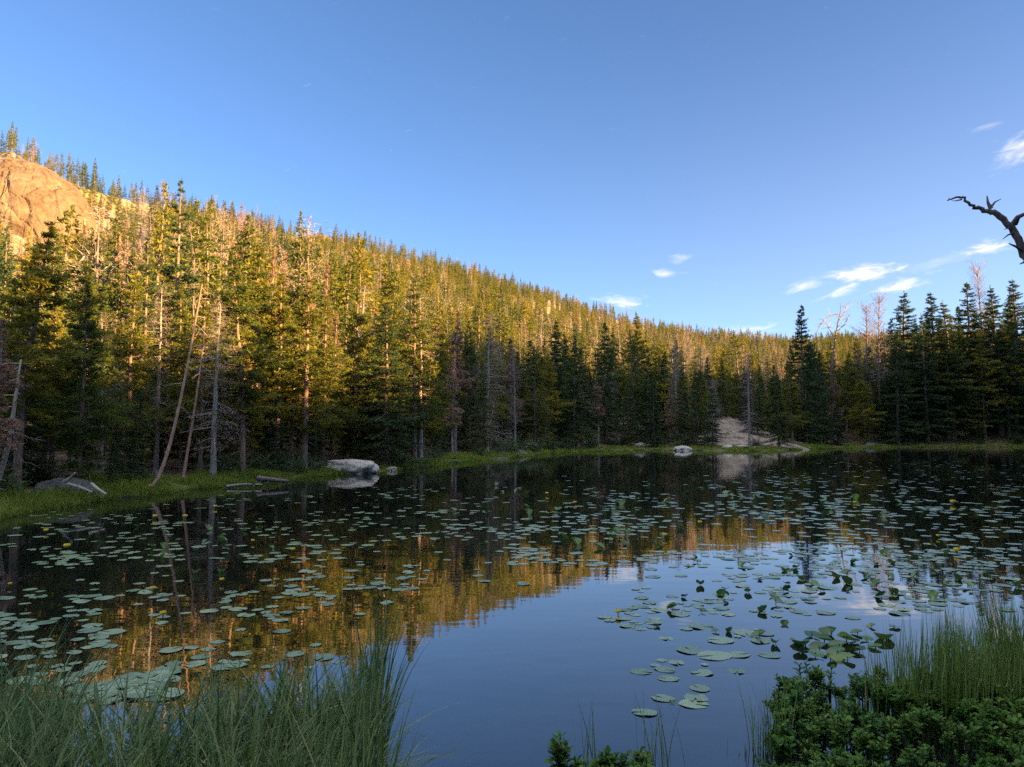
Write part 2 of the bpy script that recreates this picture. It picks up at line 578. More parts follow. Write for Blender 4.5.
M_GROUND, nt = mat('forest_ground')
tc = nd(nt, 'ShaderNodeNewGeometry')
pos = tc.outputs['Position']
sdist = nd(nt, 'ShaderNodeAttribute', attribute_name='tint').outputs['Fac']
n_big = noise_n(nt, .045, 6, .6, pos)
n_mid = noise_n(nt, .5, 6, .65, pos)
n_fine = noise_n(nt, 5.0, 5, .7, pos)
litter = ramp(nt, n_fine, [(.3, (.05, .034, .022)), (.5, (.13, .09, .06)), (.7, (.24, .17, .12))])
green = ramp(nt, n_fine, [(.3, (.05, .055, .02)), (.55, (.11, .13, .035)), (.75, (.20, .18, .07))])
wet = (.018, .015, .011)
shore_f = math_n(nt, 'SUBTRACT', 2.6, math_n(nt, 'ADD', sdist, math_n(nt, 'MULTIPLY', n_mid, 2.2)), clamp=True)
c1 = mix_col(nt, shore_f, litter, green)
dry = ramp(nt, n_mid, [(.35, (.12, .10, .045)), (.5, (.22, .18, .085)), (.65, (.30, .25, .13))])
rocky = ramp(nt, n_fine, [(.3, (.18, .12, .085)), (.5, (.30, .215, .16)), (.7, (.40, .31, .24))])
hillc = mix_col(nt, ramp(nt, n_big, [(.46, (0, 0, 0)), (.56, (1, 1, 1))]), dry, rocky)
hill_f = math_n(nt, 'MULTIPLY', math_n(nt, 'SUBTRACT', sdist, 22.0), .06, clamp=True)
c2 = mix_col(nt, hill_f, c1, hillc)
under = math_n(nt, 'MULTIPLY', math_n(nt, 'SUBTRACT', .15, sdist), 6.0, clamp=True)
c3 = mix_col(nt, under, c2, wet)
d = nd(nt, 'ShaderNodeBsdfPrincipled')
d.inputs['Roughness'].default_value = .95
d.inputs['Specular IOR Level'].default_value = .1
nt.links.new(c3, d.inputs['Base Color'])
bmp = nd(nt, 'ShaderNodeBump')
bmp.inputs['Strength'].default_value = .9
bmp.inputs['Distance'].default_value = .25
nt.links.new(math_n(nt, 'ADD', n_mid, math_n(nt, 'MULTIPLY', n_fine, .3)), bmp.inputs['Height'])
nt.links.new(bmp.outputs[0], d.inputs['Normal'])
nt.links.new(d.outputs[0], nd(nt, 'ShaderNodeOutputMaterial').inputs[0])
terrain = tag(link('terrain', mb.mesh('terrain', [M_GROUND])), 'wooded shore and hillside around the lake', kind='structure')

# water
M_WATER, nt = mat('lake_water')
tc = nd(nt, 'ShaderNodeNewGeometry')
w1 = noise_n(nt, 1.0, 3, .5, mapping(nt, tc.outputs['Position'], (.55, 1.1, 1)))
w2 = noise_n(nt, 1.0, 2, .5, mapping(nt, tc.outputs['Position'], (3.0, 7.0, 1)))
hgt = math_n(nt, 'ADD', w1, math_n(nt, 'MULTIPLY', w2, .12))
d = nd(nt, 'ShaderNodeBsdfPrincipled')
d.inputs['Base Color'].default_value = (.006, .007, .006, 1)
d.inputs['Roughness'].default_value = .012
d.inputs['IOR'].default_value = 2.1
bmp = nd(nt, 'ShaderNodeBump')
bmp.inputs['Strength'].default_value = 1
bmp.inputs['Distance'].default_value = .0035
nt.links.new(hgt, bmp.inputs['Height'])
nt.links.new(bmp.outputs[0], d.inputs['Normal'])
nt.links.new(d.outputs[0], nd(nt, 'ShaderNodeOutputMaterial').inputs[0])
mb = MB()
mb.add([(-40, -1, 0), (140, -1, 0), (140, 152, 0), (-40, 152, 0)], quads=[(0, 1, 2, 3)])
tag(link('water', mb.mesh('water', [M_WATER])), 'still dark lake water mirroring the hill and sky', kind='structure')


# ------------------------------------------------------------------ trees
def branch_set(mb, H, rng, z0, zspace, per, Lfun, elev, twigs, tufts, blades, bl, bw, mi=0, droop=.25, tip=.1, wood=1, flat=.5, skip=0.0, bend=(0, 0)):
    """whorls of limbs with side twigs that carry needle tufts"""
    B, D, L_, W_, T = [], [], [], [], []
    z = z0
    while z < H * .985:
        u = (z - z0) / (H - z0)
        k = max(3, int(per * (1 - .3 * u) + rng.random()))
        a0 = rng.random() * 6.28
        for i in range(k):
            if rng.random() < skip:
                continue
            a = a0 + i * 6.283 / k + rng.normal() * .3
            L = Lfun(u) * (0.6 + .55 * rng.random())
            if L < .06:
                continue
            zz = z + rng.normal() * zspace * .28
            e = elev(u) + rng.normal() * .12
            s = np.linspace(0, 1, 5)
            rad = s * L * math.cos(e)
            hz = s * L * math.sin(e) - droop * L * s ** 2 + tip * L * s ** 4
            ca, sa = math.cos(a), math.sin(a)
            bx, by = bend[0] * (zz / H) ** 2, bend[1] * (zz / H) ** 2
            P = np.stack([bx + rad * ca, by + rad * sa, zz + hz], -1)
            if wood:
                tube(mb, P[[0, 2, 4]], np.array((.03, .018, .006)) * (.35 + L * .6), 3, 1, rng.random())
            tintb = np.clip(rng.normal(.5, .24), 0, 1)
            fs = .28 + .72 * min(1.0, L / (.08 * H))
            nt_ = max(1, int(twigs * (.4 + .6 * L / max(Lfun(.15), .01))))
            for j in range(nt_ + 1):
                t = .22 + .78 * (j + rng.random() * .7) / (nt_ + 1) if j < nt_ else 1.0
                x = t * 4
                i0 = min(int(x), 3)
                p = P[i0] * (1 - x + i0) + P[i0 + 1] * (x - i0)
                fw = unit(P[i0 + 1] - P[i0])
                if j < nt_:
                    sgn = 1 if (j % 2) else -1
                    sd_ = np.array((-sa, ca, 0)) * sgn
                    dr = unit(fw * .75 + sd_ * .8 + np.array((0, 0, rng.normal() * flat * .5)))
                    tl = L * .42 * (1.05 - t * .75) * (.6 + .7 * rng.random())
                else:
                    dr, tl = fw, L * .12
                nn = max(1, int(round(tufts * (.4 + tl / (L * .4 + 1e-6) * .7))))
                q = p[None] + dr[None] * (np.linspace(.15, 1, nn)[:, None] * tl)
                q[:, 2] -= .12 * tl * np.linspace(0, 1, nn) ** 2
                base = np.repeat(q, blades, 0)
                base = base + rng.normal(size=base.shape) * bl * .18
                dd = unit(dr[None] * .9 + rng.normal(size=base.shape) * np.array((.75, .75, .75 * flat + .25)) + np.array((0, 0, .22)))
                B.append(base)
                D.append(dd)
                nb = len(base)
                L_.append(bl * fs * (.6 + .7 * rng.random(nb)))
                W_.append(bw * (.35 + .65 * fs) * (.7 + .6 * rng.random(nb)))
                T.append(np.clip(tintb + rng.normal(size=nb) * .16, 0, 1))
        z += zspace * (.75 + .5 * rng.random()) * (1 - .45 * u)
    k = 26
    lead = np.stack([np.full(k, bend[0]), np.full(k, bend[1]), H * np.linspace(.95, 1.0, k)], -1)
    B.append(lead); D.append(unit(rng.normal(size=(k, 3)) * .5 + np.array((0, 0, .9))))
    L_.append(np.full(k, bl * .45)); W_.append(np.full(k, bw * .8)); T.append(rng.random(k))
    if B:
        needles(mb, np.concatenate(B), np.concatenate(D), np.concatenate(L_), np.concatenate(W_), rng, mi, np.concatenate(T))


def trunk_mesh(mb, H, r0, rng, bend=(0, 0), sides=8, stubs=0, stub_z=(0, 1), mi=0):
    n = 12
    s = np.linspace(0, 1, n)
    p = np.stack([bend[0] * s ** 2 + rng.normal(size=n) * .008 * H * s * (1 - s), bend[1] * s ** 2 + rng.normal(size=n) * .008 * H * s * (1 - s), H * s - .25 * (s == 0)], -1)
    r = r0 * (1 - s) ** .8 + .008
    r[0] *= 1.35
    tube(mb, p, r, sides, mi, .5, .12, rng)
    for _ in range(stubs):
        z = H * (stub_z[0] + (stub_z[1] - stub_z[0]) * rng.random())
        a = rng.random() * 6.28
        L = (.25 + .75 * rng.random()) * H * .07
        q = np.array([(0, 0, z), (L * .5 * math.cos(a), L * .5 * math.sin(a), z - L * .1), (L * math.cos(a), L * math.sin(a), z - L * (.2 + .3 * rng.random()))])
        q[:, 0] += bend[0] * (z / H) ** 2
        q[:, 1] += bend[1] * (z / H) ** 2
        tube(mb, q, np.array((.014, .010, .003)) * (1 + .05 * H), 3, mi, rng.random())


def make_pine(seed, H=9.0, cb=.22, Lr=.15, fine=True, needle=None):
    rng = np.random.default_rng(seed)
    tr, cr = MB(), MB()
    bend = rng.normal(size=2) * .02 * H
    trunk_mesh(tr, H * .985, .0105 * H, rng, bend, 8 if fine else 5, 34 if fine else 6, (.04, cb + .25))
    asym = .25 + .2 * rng.random()

    def Lf(u):
        return Lr * H * min(1, .35 + u * 3.0) * (1 - u) ** .85 * (1 + asym * math.sin(u * 17 + seed))
    el = lambda u: -.05 + .75 * u
    if fine:
        branch_set(cr, H, rng, H * cb, .036 * H, 5.0, Lf, el, 7, 5, 6, .0165 * H, .0056 * H, bend=bend, skip=.1, flat=.8)
    else:
        branch_set(cr, H, rng, H * cb, .052 * H, 4.6, Lf, el, 4, 2, 5, .032 * H, .0120 * H, bend=bend, skip=.06, flat=.8, wood=0)
    return tr, cr


def make_spruce(seed, H=9.0, cb=.06, Lr=.13, fine=True, tier=.045):
    rng = np.random.default_rng(seed)
    tr, cr = MB(), MB()
    bend = rng.normal(size=2) * .008 * H
    trunk_mesh(tr, H * .985, .0105 * H, rng, bend, 8 if fine else 5, 24 if fine else 0, (.03, .3))

    def Lf(u):
        return Lr * H * (1 - u) ** .85 * (.85 + .15 * min(1, u * 8)) * (1 + .18 * math.sin(u * 23 + seed)) + .002 * H
    el = lambda u: -.18 + .7 * u ** 1.5
    if fine:
        branch_set(cr, H, rng, H * cb, tier * .75 * H, 5.6, Lf, el, 7, 5, 6, .0140 * H, .0056 * H, bend=bend, skip=.05, flat=.3, droop=.28, tip=.22)
    else:
        branch_set(cr, H, rng, H * cb, .048 * H, 5.0, Lf, el, 4, 2, 5, .028 * H, .0115 * H, bend=bend, skip=.05, flat=.35, wood=0)
    return tr, cr


def make_dead(seed, H=9.0, cb=.12, fine=True, Lr=.12, up=False):
    rng = np.random.default_rng(seed)
    tr, cr = MB(), MB()
    bend = rng.normal(size=2) * .03 * H
    trunk_mesh(tr, H, .0115 * H, rng, bend, 8 if fine else 4, 10 if fine else 0, (.05, .5))

    def Lf(u):
        return Lr * H * (.35 + .65 * (1 - u) ** .6) * (1 + .3 * math.sin(u * 13 + seed))
    el = (lambda u: .35 + .5 * u) if up else (lambda u: -.12 + .45 * u)
    if fine:
        branch_set(cr, H, rng, H * cb, .030 * H, 4.2, Lf, el, 6, 3, 3, .034 * H, .0011 * H, bend=bend, skip=.12, flat=1.0, droop=.1 if up else .3)
    else:
        branch_set(cr, H, rng, H * cb, .06 * H, 4, Lf, el, 3, 2, 3, .05 * H, .003 * H, bend=bend, skip=.1, flat=1, wood=0)
    return tr, cr


PROTO = {}
PH = 9.0


def proto(kind, seeds, fn, name, crown_mat, bark, crown_name='crown', **kw):
    out = []
    for s in seeds:
        tr, cr = fn(s, **{k: (v[s % len(v)] if isinstance(v, (list, tuple)) else v) for k, v in kw.items()})
        out.append((tr.mesh(name + '_trunk', [bark]), cr.mesh(name + '_crown', [crown_mat, bark])))
    PROTO[kind] = (name, crown_name, out)


proto('pine', (1, 2, 3, 4, 5), make_pine, 'pine_tree', M_PINE, M_BARK, cb=[.14, .22, .08, .30, .18], Lr=[.175, .15, .20, .165, .185])
proto('spruce', (11, 12, 13, 14), make_spruce, 'spruce_tree', M_SPRUCE, M_BARK, cb=[.04, .08, .02, .12], Lr=[.165, .14, .19, .15])
proto('tier', (21, 22), make_spruce, 'spruce_tree', M_SPRUCE, M_BARK, cb=[.12, .2], Lr=[.135, .12], tier=[.062, .07])
proto('dead', (31, 32, 33), make_dead, 'dead_tree', M_TWIG, M_GREY, 'bare_branches', cb=[.1, .2, .3], Lr=[.12, .10, .08])
proto('rust', (41, 42), make_pine, 'dead_tree', M_RUST, M_GREY, 'rusty_crown', cb=[.2, .3], Lr=[.10, .09])
proto('snag', (51, 52), make_dead, 'dead_tree', M_TWIG, M_SNAG, 'bare_branches', cb=[.35, .45], Lr=[.16, .13], up=True)

N_TREES = {'pine_tree': 0, 'spruce_tree': 0, 'dead_tree': 0}


def plant_tree(kind, X, Y, H, label, cat, group, which=None, lean=(0, 0), width=1.0, rz=None, z=None):
    name, cname, var = PROTO[kind]
    i = RNG.integers(len(var)) if which is None else which % len(var)
    tm, cm = var[i]
    if z is None:
        z = float(ground(np.array([X]), np.array([Y]))[0])
    s = H / PH
    o = empty(name, (X, Y, z - .02), float(RNG.random() * 6.28) if rz is None else rz, (s * width, s * width, s))
    o.rotation_euler = (lean[1], lean[0], o.rotation_euler.z)
    tag(o, label, cat, group)
    link('trunk', tm, o)
    link(cname, cm, o)
    N_TREES[name] += 1
    return o


TREE_XY = []
SHORE_X = [p[0] for p in SHORE_PX]
SHORE_Y = [on_plane(*p)[1] for p in SHORE_PX]


def shoreY(px):
    return float(np.interp(px, SHORE_X, SHORE_Y))


def hero(kind, px, ptop, back, label, cat, which=None, width=1.0, group=None, lean=(0, 0), rz=None):
    """a tree seen at column px with its top at row ptop, standing `back` metres behind the waterline"""
    Y = shoreY(px) + back
    X = (px - CX) / FPX * Y
    z = float(ground(np.array([X]), np.array([Y]))[0])
    H = at(px, ptop, Y).z - z
    TREE_XY.append((X, Y, .25 * H * .3 + .6))
    return plant_tree(kind, X, Y, H, label, cat, group, which, lean, width * (1.2 if kind in ('pine', 'spruce') else 1.0), rz, z)


# trees that can be told apart (column, top row, metres behind the waterline)
hero('pine', 20, 222, 2.8, 'broad dark green pine in full shade, leftmost big tree on the left bank', 'pine tree', 2, 1.15)
hero('pine', 86, 256, 3.2, 'dark green pine with a pointed top second from the left edge', 'pine tree', 0, 1.1)
hero('pine', 128, 272, 5.5, 'olive pine just left of the grey dead tree on the left bank', 'pine tree', 4)
hero('tier', 172, 176, 14, 'tall slender spruce with separate tiers of limbs and a high sunlit top', 'spruce tree', 0, 1.0)
hero('tier', 143, 232, 11, 'thin spruce with widely spaced tiers left of the tallest left spruce', 'spruce tree', 1, .9)
hero('dead', 158, 285, 5.5, 'grey dead tree with drooping bare twigs beside the leaning red trunk', 'dead tree', 0, 1.1)
hero('pine', 245, 246, 8, 'bushy pine with golden upper half left of the brightest golden pine', 'pine tree', 2)
hero('pine', 233, 300, 3.5, 'dark low crowned pine over the grassy bank right of the leaning trunks', 'pine tree', 1, 1.2)
hero('pine', 278, 276, 7.5, 'brightest golden bushy pine above the driftwood on the shore', 'pine tree', 2, 1.1)
hero('pine', 324, 292, 5.5, 'golden pine with sunlit crown and bare lower trunk left of the large boulder', 'pine tree', 4, 1.05)
hero('pine', 366, 306, 7, 'golden topped pine straight behind the large shore boulder', 'pine tree', 1, 1.05)
hero('pine', 388, 335, 5, 'olive pine with bare trunks right behind the large boulder', 'pine tree', 3, 1.1)
hero('rust', 303, 268, 20, 'rust pink dead pine glowing in sun between two golden pines', 'dead tree', 0)
hero('rust', 322, 262, 24, 'slim rust pink dead pine behind the golden pine near the boulder', 'dead tree', 1, .9)
hero('rust', 268, 248, 22, 'orange brown dead top rising behind the brightest golden pine', 'dead tree', 1, .8)
hero('pine', 424, 318, 7, 'tall pine with bright golden upper crown on the middle shore', 'pine tree', 4)
hero('rust', 455, 304, 12, 'salmon coloured dead pine standing out on the middle shore', 'dead tree', 0, 1.1)
hero('spruce', 397, 330, 9, 'narrow dark spruce between golden pines behind the boulder', 'spruce tree', 1)
hero('spruce', 481, 362, 4, 'short dark pointed spruce on the middle shore right of the salmon dead pine', 'spruce tree', 0)
hero('dead', 515, 345, 6, 'mauve grey dead tree in shade at the middle of the far shore', 'dead tree', 1)
hero('spruce', 555, 318, 14, 'tall dark spruce breaking into the sunlight near the centre of the far shore', 'spruce tree', 2)
hero('spruce', 535, 345, 8, 'dark spire shaped spruce beside the tall central spruce', 'spruce tree', 1)
hero('spruce', 605, 322, 16, 'dark tall spruce right of the central sunlit rock slope', 'spruce tree', 0)
hero('pine', 637, 316, 22, 'tall pine with gold top and reddish stem behind the far shore', 'pine tree', 3)
hero('dead', 676, 330, 14, 'pinkish grey dead tree left of the sandy slope', 'dead tree', 0)
hero('spruce', 712, 388, 4, 'small dark spruce at the left edge of the sandy slope', 'spruce tree', 0, 1.2)
hero('spruce', 757, 384, 17, 'dark spruce standing in the upper part of the sandy slope', 'spruce tree', 2, 1.2)
hero('spruce', 803, 304, 12, 'isolated slim spire of a spruce rising above the far right skyline', 'spruce tree', 1, 1.00)
hero('spruce', 778, 372, 5, 'dark bushy spruce at the right edge of the sandy slope', 'spruce tree', 2, 1.2)
hero('snag', 868, 306, 10, 'bare dead tree with broad fan of pinkish branches on the right skyline', 'dead tree', 0, 1.0)
hero('snag', 880, 300, 14, 'bare forked dead tree just right of the pinkish fan shaped snag', 'dead tree', 1, .8)
hero('spruce', 906, 290, 12, 'tall spruce with gold lit right side on the right skyline', 'spruce tree', 2, 1.30)
hero('snag', 986, 270, 16, 'tall pink brown bare treetop at the right among dark spruces', 'dead tree', 1, .8)
hero('spruce', 972, 282, 10, 'dark spruce just left of the tall pink brown bare treetop', 'spruce tree', 0, 1.30)
hero('spruce', 1001, 284, 8, 'dark broad spruce just right of the pink brown bare treetop', 'spruce tree', 2, 1.30)
hero('spruce', 1021, 279, 14, 'spruce with lit olive top at the right edge of the view', 'spruce tree', 1, 1.30)
hero('spruce', 953, 300, 6, 'darkest dense spruce in the right hand group', 'spruce tree', 2, 1.30)
hero('spruce', 937, 292, 14, 'narrow spruce top left of the darkest right hand spruce', 'spruce tree', 1, 1.30)

FILL = [(846, 352, 14), (858, 338, 18), (872, 346, 9), (884, 331, 15), (893, 318, 20), (899, 340, 7), (915, 320, 17), (922, 334, 9), (929, 312, 22), (944, 318, 18), (948, 338, 6), (961, 306, 16), (966, 326, 8), (980, 312, 14), (984, 330, 6), (992, 306, 20), (1008, 318, 7), (1012, 300, 18), (1030, 304, 10), (820, 352, 10), (812, 340, 18), (792, 360, 9)]

# belt of trees behind the shore
K_HPX = [-60, 0, 100, 165, 240, 300, 400, 480, 560, 650, 700, 760, 800, 860, 905, 1000, 1100]
K_HT = [7.0, 7.0, 7.2, 8.5, 10.0, 10.5, 11.5, 13, 15, 14, 13, 14, 17, 17, 24, 26, 24]
ZONES = [(-200, 115, 'left bank near the grey boulder'), (115, 240, 'left bank behind leaning trunks'), (240, 345, 'shore left of the large boulder'),
         (345, 470, 'shore right of the large boulder'), (470, 600, 'far shore below the rock slope'),
         (600, 700, 'far shore left of the sandy slope'), (700, 790, 'far shore around the sandy slope'), (790, 1300, 'right hand far shore')]
LOOK = {'pine': 'olive green pine', 'spruce': 'dark pointed spruce', 'tier': 'dark pointed spruce', 'dead': 'grey bare dead tree', 'rust': 'rust brown pine', 'snag': 'grey bare dead tree'}
CAT = {'pine': 'pine tree', 'spruce': 'spruce tree', 'tier': 'spruce tree', 'dead': 'dead tree', 'rust': 'dead tree', 'snag': 'dead tree'}


def zone(px):
    return next(z for a, b, z in ZONES if a <= px < b)


def zone_plant(kind, X, Y, H, **kw):
    px = float(proj(X, Y, 2)[0])
    z = zone(px)
    lab = f"{LOOK[kind]} among other trees on the {z}"
    return plant_tree(kind, X, Y, H, lab, CAT[kind], f"{LOOK[kind]}s on the {z}", **kw)


for fpx, ftop, fback in FILL:
    fY = shoreY(fpx) + fback
    fX = (fpx - CX) / FPX * fY
    TREE_XY.append((fX, fY, 1))
    fz = float(ground(np.array([fX]), np.array([fY]))[0])
    zone_plant('spruce' if (fpx * 7) % 3 else 'pine', fX, fY, at(fpx, ftop, fY).z - fz, width=1.25)
rng = np.random.default_rng(77)
cand = []
pts = np.array([t[:2] for t in TREE_XY])
n_try = 16000
bpx = rng.uniform(-50, 1075, n_try)
bY = np.where(bpx < 0, 17, np.interp(bpx, SHORE_X, SHORE_Y)) + .8 + 27 * rng.random(n_try) ** 1.4
bX = (bpx - CX) / FPX * bY
bs = shore_dist(bX, bY)
for X, Y, px, s in zip(bX, bY, bpx, bs):
    if s < .9 + (Y > 50) * 1.5:
        continue
    # the sandy slope and the open spot by the boulder stay clear
    if abs(X - MOUND[0]) < 5.5 and 100 < Y < 118:
        continue
    if 138 < px < 214 and Y < 28.2:
        continue
    if 325 < px < 385 and s < 2.5:
        continue
    sp = .65 + .026 * Y
    if ((pts[:, 0] - X) ** 2 + (pts[:, 1] - Y) ** 2).min() < sp * sp:
        continue
    pts = np.vstack([pts, (X, Y)])
    cand.append((X, Y, px, s))
    if len(cand) > 620:
        break
cand.sort(key=lambda c: c[1] * (1 + .03 * c[3]))
BELT_STUFF = []
made = 0
for X, Y, px, s in cand:
    H = float(np.interp(px, K_HPX, K_HT)) * rng.uniform(.62, 1.0)
    r = rng.random()
    shade = smooth(430, 540, px)
    if r < .12 + .14 * (70 < px < 340):
        kind = 'dead' if rng.random() < .6 else 'rust'
    elif r < .12 + .22 + .5 * shade:
        kind = 'spruce'
    else:
        kind = 'pine'
    if s < 3.0 and rng.random() < .4:
        H *= rng.uniform(.3, .55)
        kind = 'spruce'
    if made < 215:
        zone_plant(kind, X, Y, H, width=rng.uniform(1.0, 1.45))
        made += 1
    else:
        BELT_STUFF.append((X, Y, H, kind))

# ------------------------------------------------------------------ the far forest as one mass (hillside and the woods around and behind the viewer)
lod = bpy.data.collections.new('forest_prototypes')
LODI = {}


def lod_add(kind, seeds, fn, cm, bm, fine=False, **kw):
    for s in seeds:
        tr, cr = fn(s, fine=fine, **kw)
        m2 = MB()
        for src, mi in ((cr, 0), (tr, 1)):
            off = m2.n
            m2.v += src.v
            m2.t += src.t
            for a, b in ((src.f3, m2.f3), (src.f4, m2.f4)):
                b += [x + off for x in a]
            m2.m3 += [np.where(x == 1, 1, mi) for x in src.m3]
            m2.m4 += [np.where(x == 1, 1, mi) for x in src.m4]
            m2.n += src.n
        o = bpy.data.objects.new('lod_%02d' % sum(len(v) for v in LODI.values()), m2.mesh('forest_tree', [cm, bm]))
        lod.objects.link(o)
        LODI.setdefault(kind, []).append(sum(len(v) for v in LODI.values()))


lod_add('pine', (61, 62, 63, 64), make_pine, M_PINE, M_BARK, cb=.16, Lr=.165)
lod_add('spruce', (71, 72, 73), make_spruce, M_SPRUCE, M_BARK, cb=.05, Lr=.15)
lod_add('dead', (81, 82), make_dead, M_TWIG, M_SNAG, cb=.15)
lod_add('rust', (91,), make_pine, M_RUST, M_GREY, cb=.2, Lr=.09)
lod_add('near spruce', (95, 96), make_spruce, M_SPRUCE, M_BARK, fine=True, cb=.03, Lr=.17)
lod_add('near pine', (97, 98), make_pine, M_PINE, M_BARK, fine=True, cb=.12, Lr=.17)


def gn_scatter(name, P, scl, rot, idx, coll, wid=None):
    me = bpy.data.meshes.new(name)
    P = np.asarray(P, np.float32)
    me.vertices.add(len(P))
    me.vertices.foreach_set('co', P.ravel())
    for nm, typ, arr, key in (('scl', 'FLOAT_VECTOR', scl, 'vector'), ('rot', 'FLOAT_VECTOR', rot, 'vector'), ('idx', 'INT', idx, 'value')):
        a = me.attributes.new(nm, typ, 'POINT')
        a.data.foreach_set(key, np.asarray(arr, np.int32 if typ == 'INT' else np.float32).ravel())
    o = link(name, me)
    ng = bpy.data.node_groups.new(name, 'GeometryNodeTree')
    ng.interface.new_socket('Geometry', in_out='INPUT', socket_type='NodeSocketGeometry')
    ng.interface.new_socket('Geometry', in_out='OUTPUT', socket_type='NodeSocketGeometry')
    gi, go = ng.nodes.new('NodeGroupInput'), ng.nodes.new('NodeGroupOutput')
    ins = ng.nodes.new('GeometryNodeInstanceOnPoints')
    ci = ng.nodes.new('GeometryNodeCollectionInfo')
    ci.inputs['Collection'].default_value = coll
    ci.inputs['Separate Children'].default_value = True
    ci.inputs['Reset Children'].default_value = True
    ins.inputs['Pick Instance'].default_value = True

    def named(n, t):
        x = ng.nodes.new('GeometryNodeInputNamedAttribute')
        x.data_type = t
        x.inputs['Name'].default_value = n
        return x.outputs['Attribute']
    L = ng.links.new
    L(gi.outputs[0], ins.inputs['Points'])
    L(ci.outputs[0], ins.inputs['Instance'])
    L(named('idx', 'INT'), ins.inputs['Instance Index'])
    L(named('scl', 'FLOAT_VECTOR'), ins.inputs['Scale'])
    e2r = ng.nodes.new('FunctionNodeEulerToRotation')
    L(named('rot', 'FLOAT_VECTOR'), e2r.inputs[0])
    L(e2r.outputs[0], ins.inputs['Rotation'])
    L(ins.outputs[0], go.inputs[0])
    md = o.modifiers.new('scatter', 'NODES')
    md.node_group = ng
    return o


DOME_C, DOME_R = at(18, 236, 235), (23.5, 19.0, 24.5)
FP, FS, FR, FI = [], [], [], []


def forest_add(X, Y, Z, H, kind, w=1.0):
    FP.append((X, Y, Z - .1))
    s = H / 9.0
    FS.append((s * w, s * w, s))
    FR.append((rng.normal() * .02, rng.normal() * .02, rng.random() * 6.28))
    FI.append(LODI[kind][rng.integers(len(LODI[kind]))])


for X, Y, H, kind in BELT_STUFF:
    forest_add(X, Y, float(ground(np.array([X]), np.array([Y]))[0]), H, kind if kind in LODI else 'spruce')

# hillside: jittered grid in polar-like coordinates, thinned on rocky openings
OPEN = [(205, 255, 46, 22, .8), (235, 285, 60, 35, .5), (80, 268, 60, 36, .15), (320, 240, 26, 10, .8), (545, 318, 34, 10, .85), (590, 340, 30, 12, .6), (470, 300, 26, 8, .5),
        (150, 300, 50, 40, .6), (520, 308, 18, 8, .7), (14, 205, 55, 30, .97)]
gxs, gys = [], []
Yv = 45.0
while Yv < 1000:
    sp = 2.7 + Yv * .0034
    xs = np.arange(-.78 * Yv - 20, .80 * Yv + 20, sp)
    xs = xs + rng.uniform(-.45, .45, len(xs)) * sp
    gxs.append(xs)
    gys.append(Yv + rng.uniform(-.45, .45, len(xs)) * sp)
    Yv += sp
HX, HY = np.concatenate(gxs), np.concatenate(gys)
HZ, HS = ground(HX, HY, want_s=True)
ppx, ppy = proj(HX, HY, HZ)
sy = np.interp(np.clip(ppx, 0, 1024), SHORE_X, SHORE_Y)
keep = (HS > 14) & (HY > sy + 14) & (ppx > -90) & (ppx < 1110)
yc_ = np.interp(ppx, K_PX, K_YC)
keep &= HY < yc_ * 1.08 + 15
dens = np.full(len(HX), .93)
for (ox, oy, rx, ry, k) in OPEN:
    dens *= 1 - k * np.exp(-((ppx - ox) / rx) ** 2 - ((ppy - oy) / ry) ** 2)
dens *= np.clip(.35 + 2.6 * (fbm(HX * .055 + 40, HY * .055, 3) - .3), .12, 1.05)
keep &= rng.random(len(HX)) < dens
keep &= (((HX - DOME_C.x) / (DOME_R[0] + 1)) ** 2 + ((HY - DOME_C.y) / (DOME_R[1] + 1)) ** 2) > 1
for X, Y, Z, px, py in zip(HX[keep], HY[keep], HZ[keep], ppx[keep], ppy[keep]):
    H = rng.choice((rng.uniform(3.0, 7.0), rng.uniform(7, 11), rng.uniform(9, 14))) * (1 + .25 * smooth(350, 600, px)) * (.6 + .8 * float(fbm(X * .04, Y * .04, 2))) * (1.2 - .38 * float(smooth(60, 300, Y)))
    if px < 97 and Y < DOME_C.y - 5 and float(proj(X, Y, Z + H)[1]) < 212 + rng.uniform(-26, 20):
        if float(proj(X, Y, Z + 4)[1]) < 214:
            continue
        H = min(H, max(3.0, (at(px, 216 + rng.uniform(-22, 14), Y).z - Z)))
    cap = at(px, np.interp(px, K_PX, K_SKY) + rng.uniform(-5, 26), Y).z - Z
    if Y < .8 * np.interp(px, K_PX, K_YC):
        H = min(H, max(3.5, cap))
    r = rng.random()
    near_open = 1 - min(1.0, abs(px - 150) / 200)
    pd = .15 + .32 * float(smooth(200, 235, py)) * (1 - float(smooth(260, 380, px))) + .22 * (590 < px < 800)
    kind = 'dead' if r < pd * .7 else 'rust' if r < pd else 'spruce' if r < pd + .25 + .2 * (py < 250) else 'pine'
    forest_add(X, Y, Z, H, kind, rng.uniform(.8, 1.6))
n_hill = len(FP)
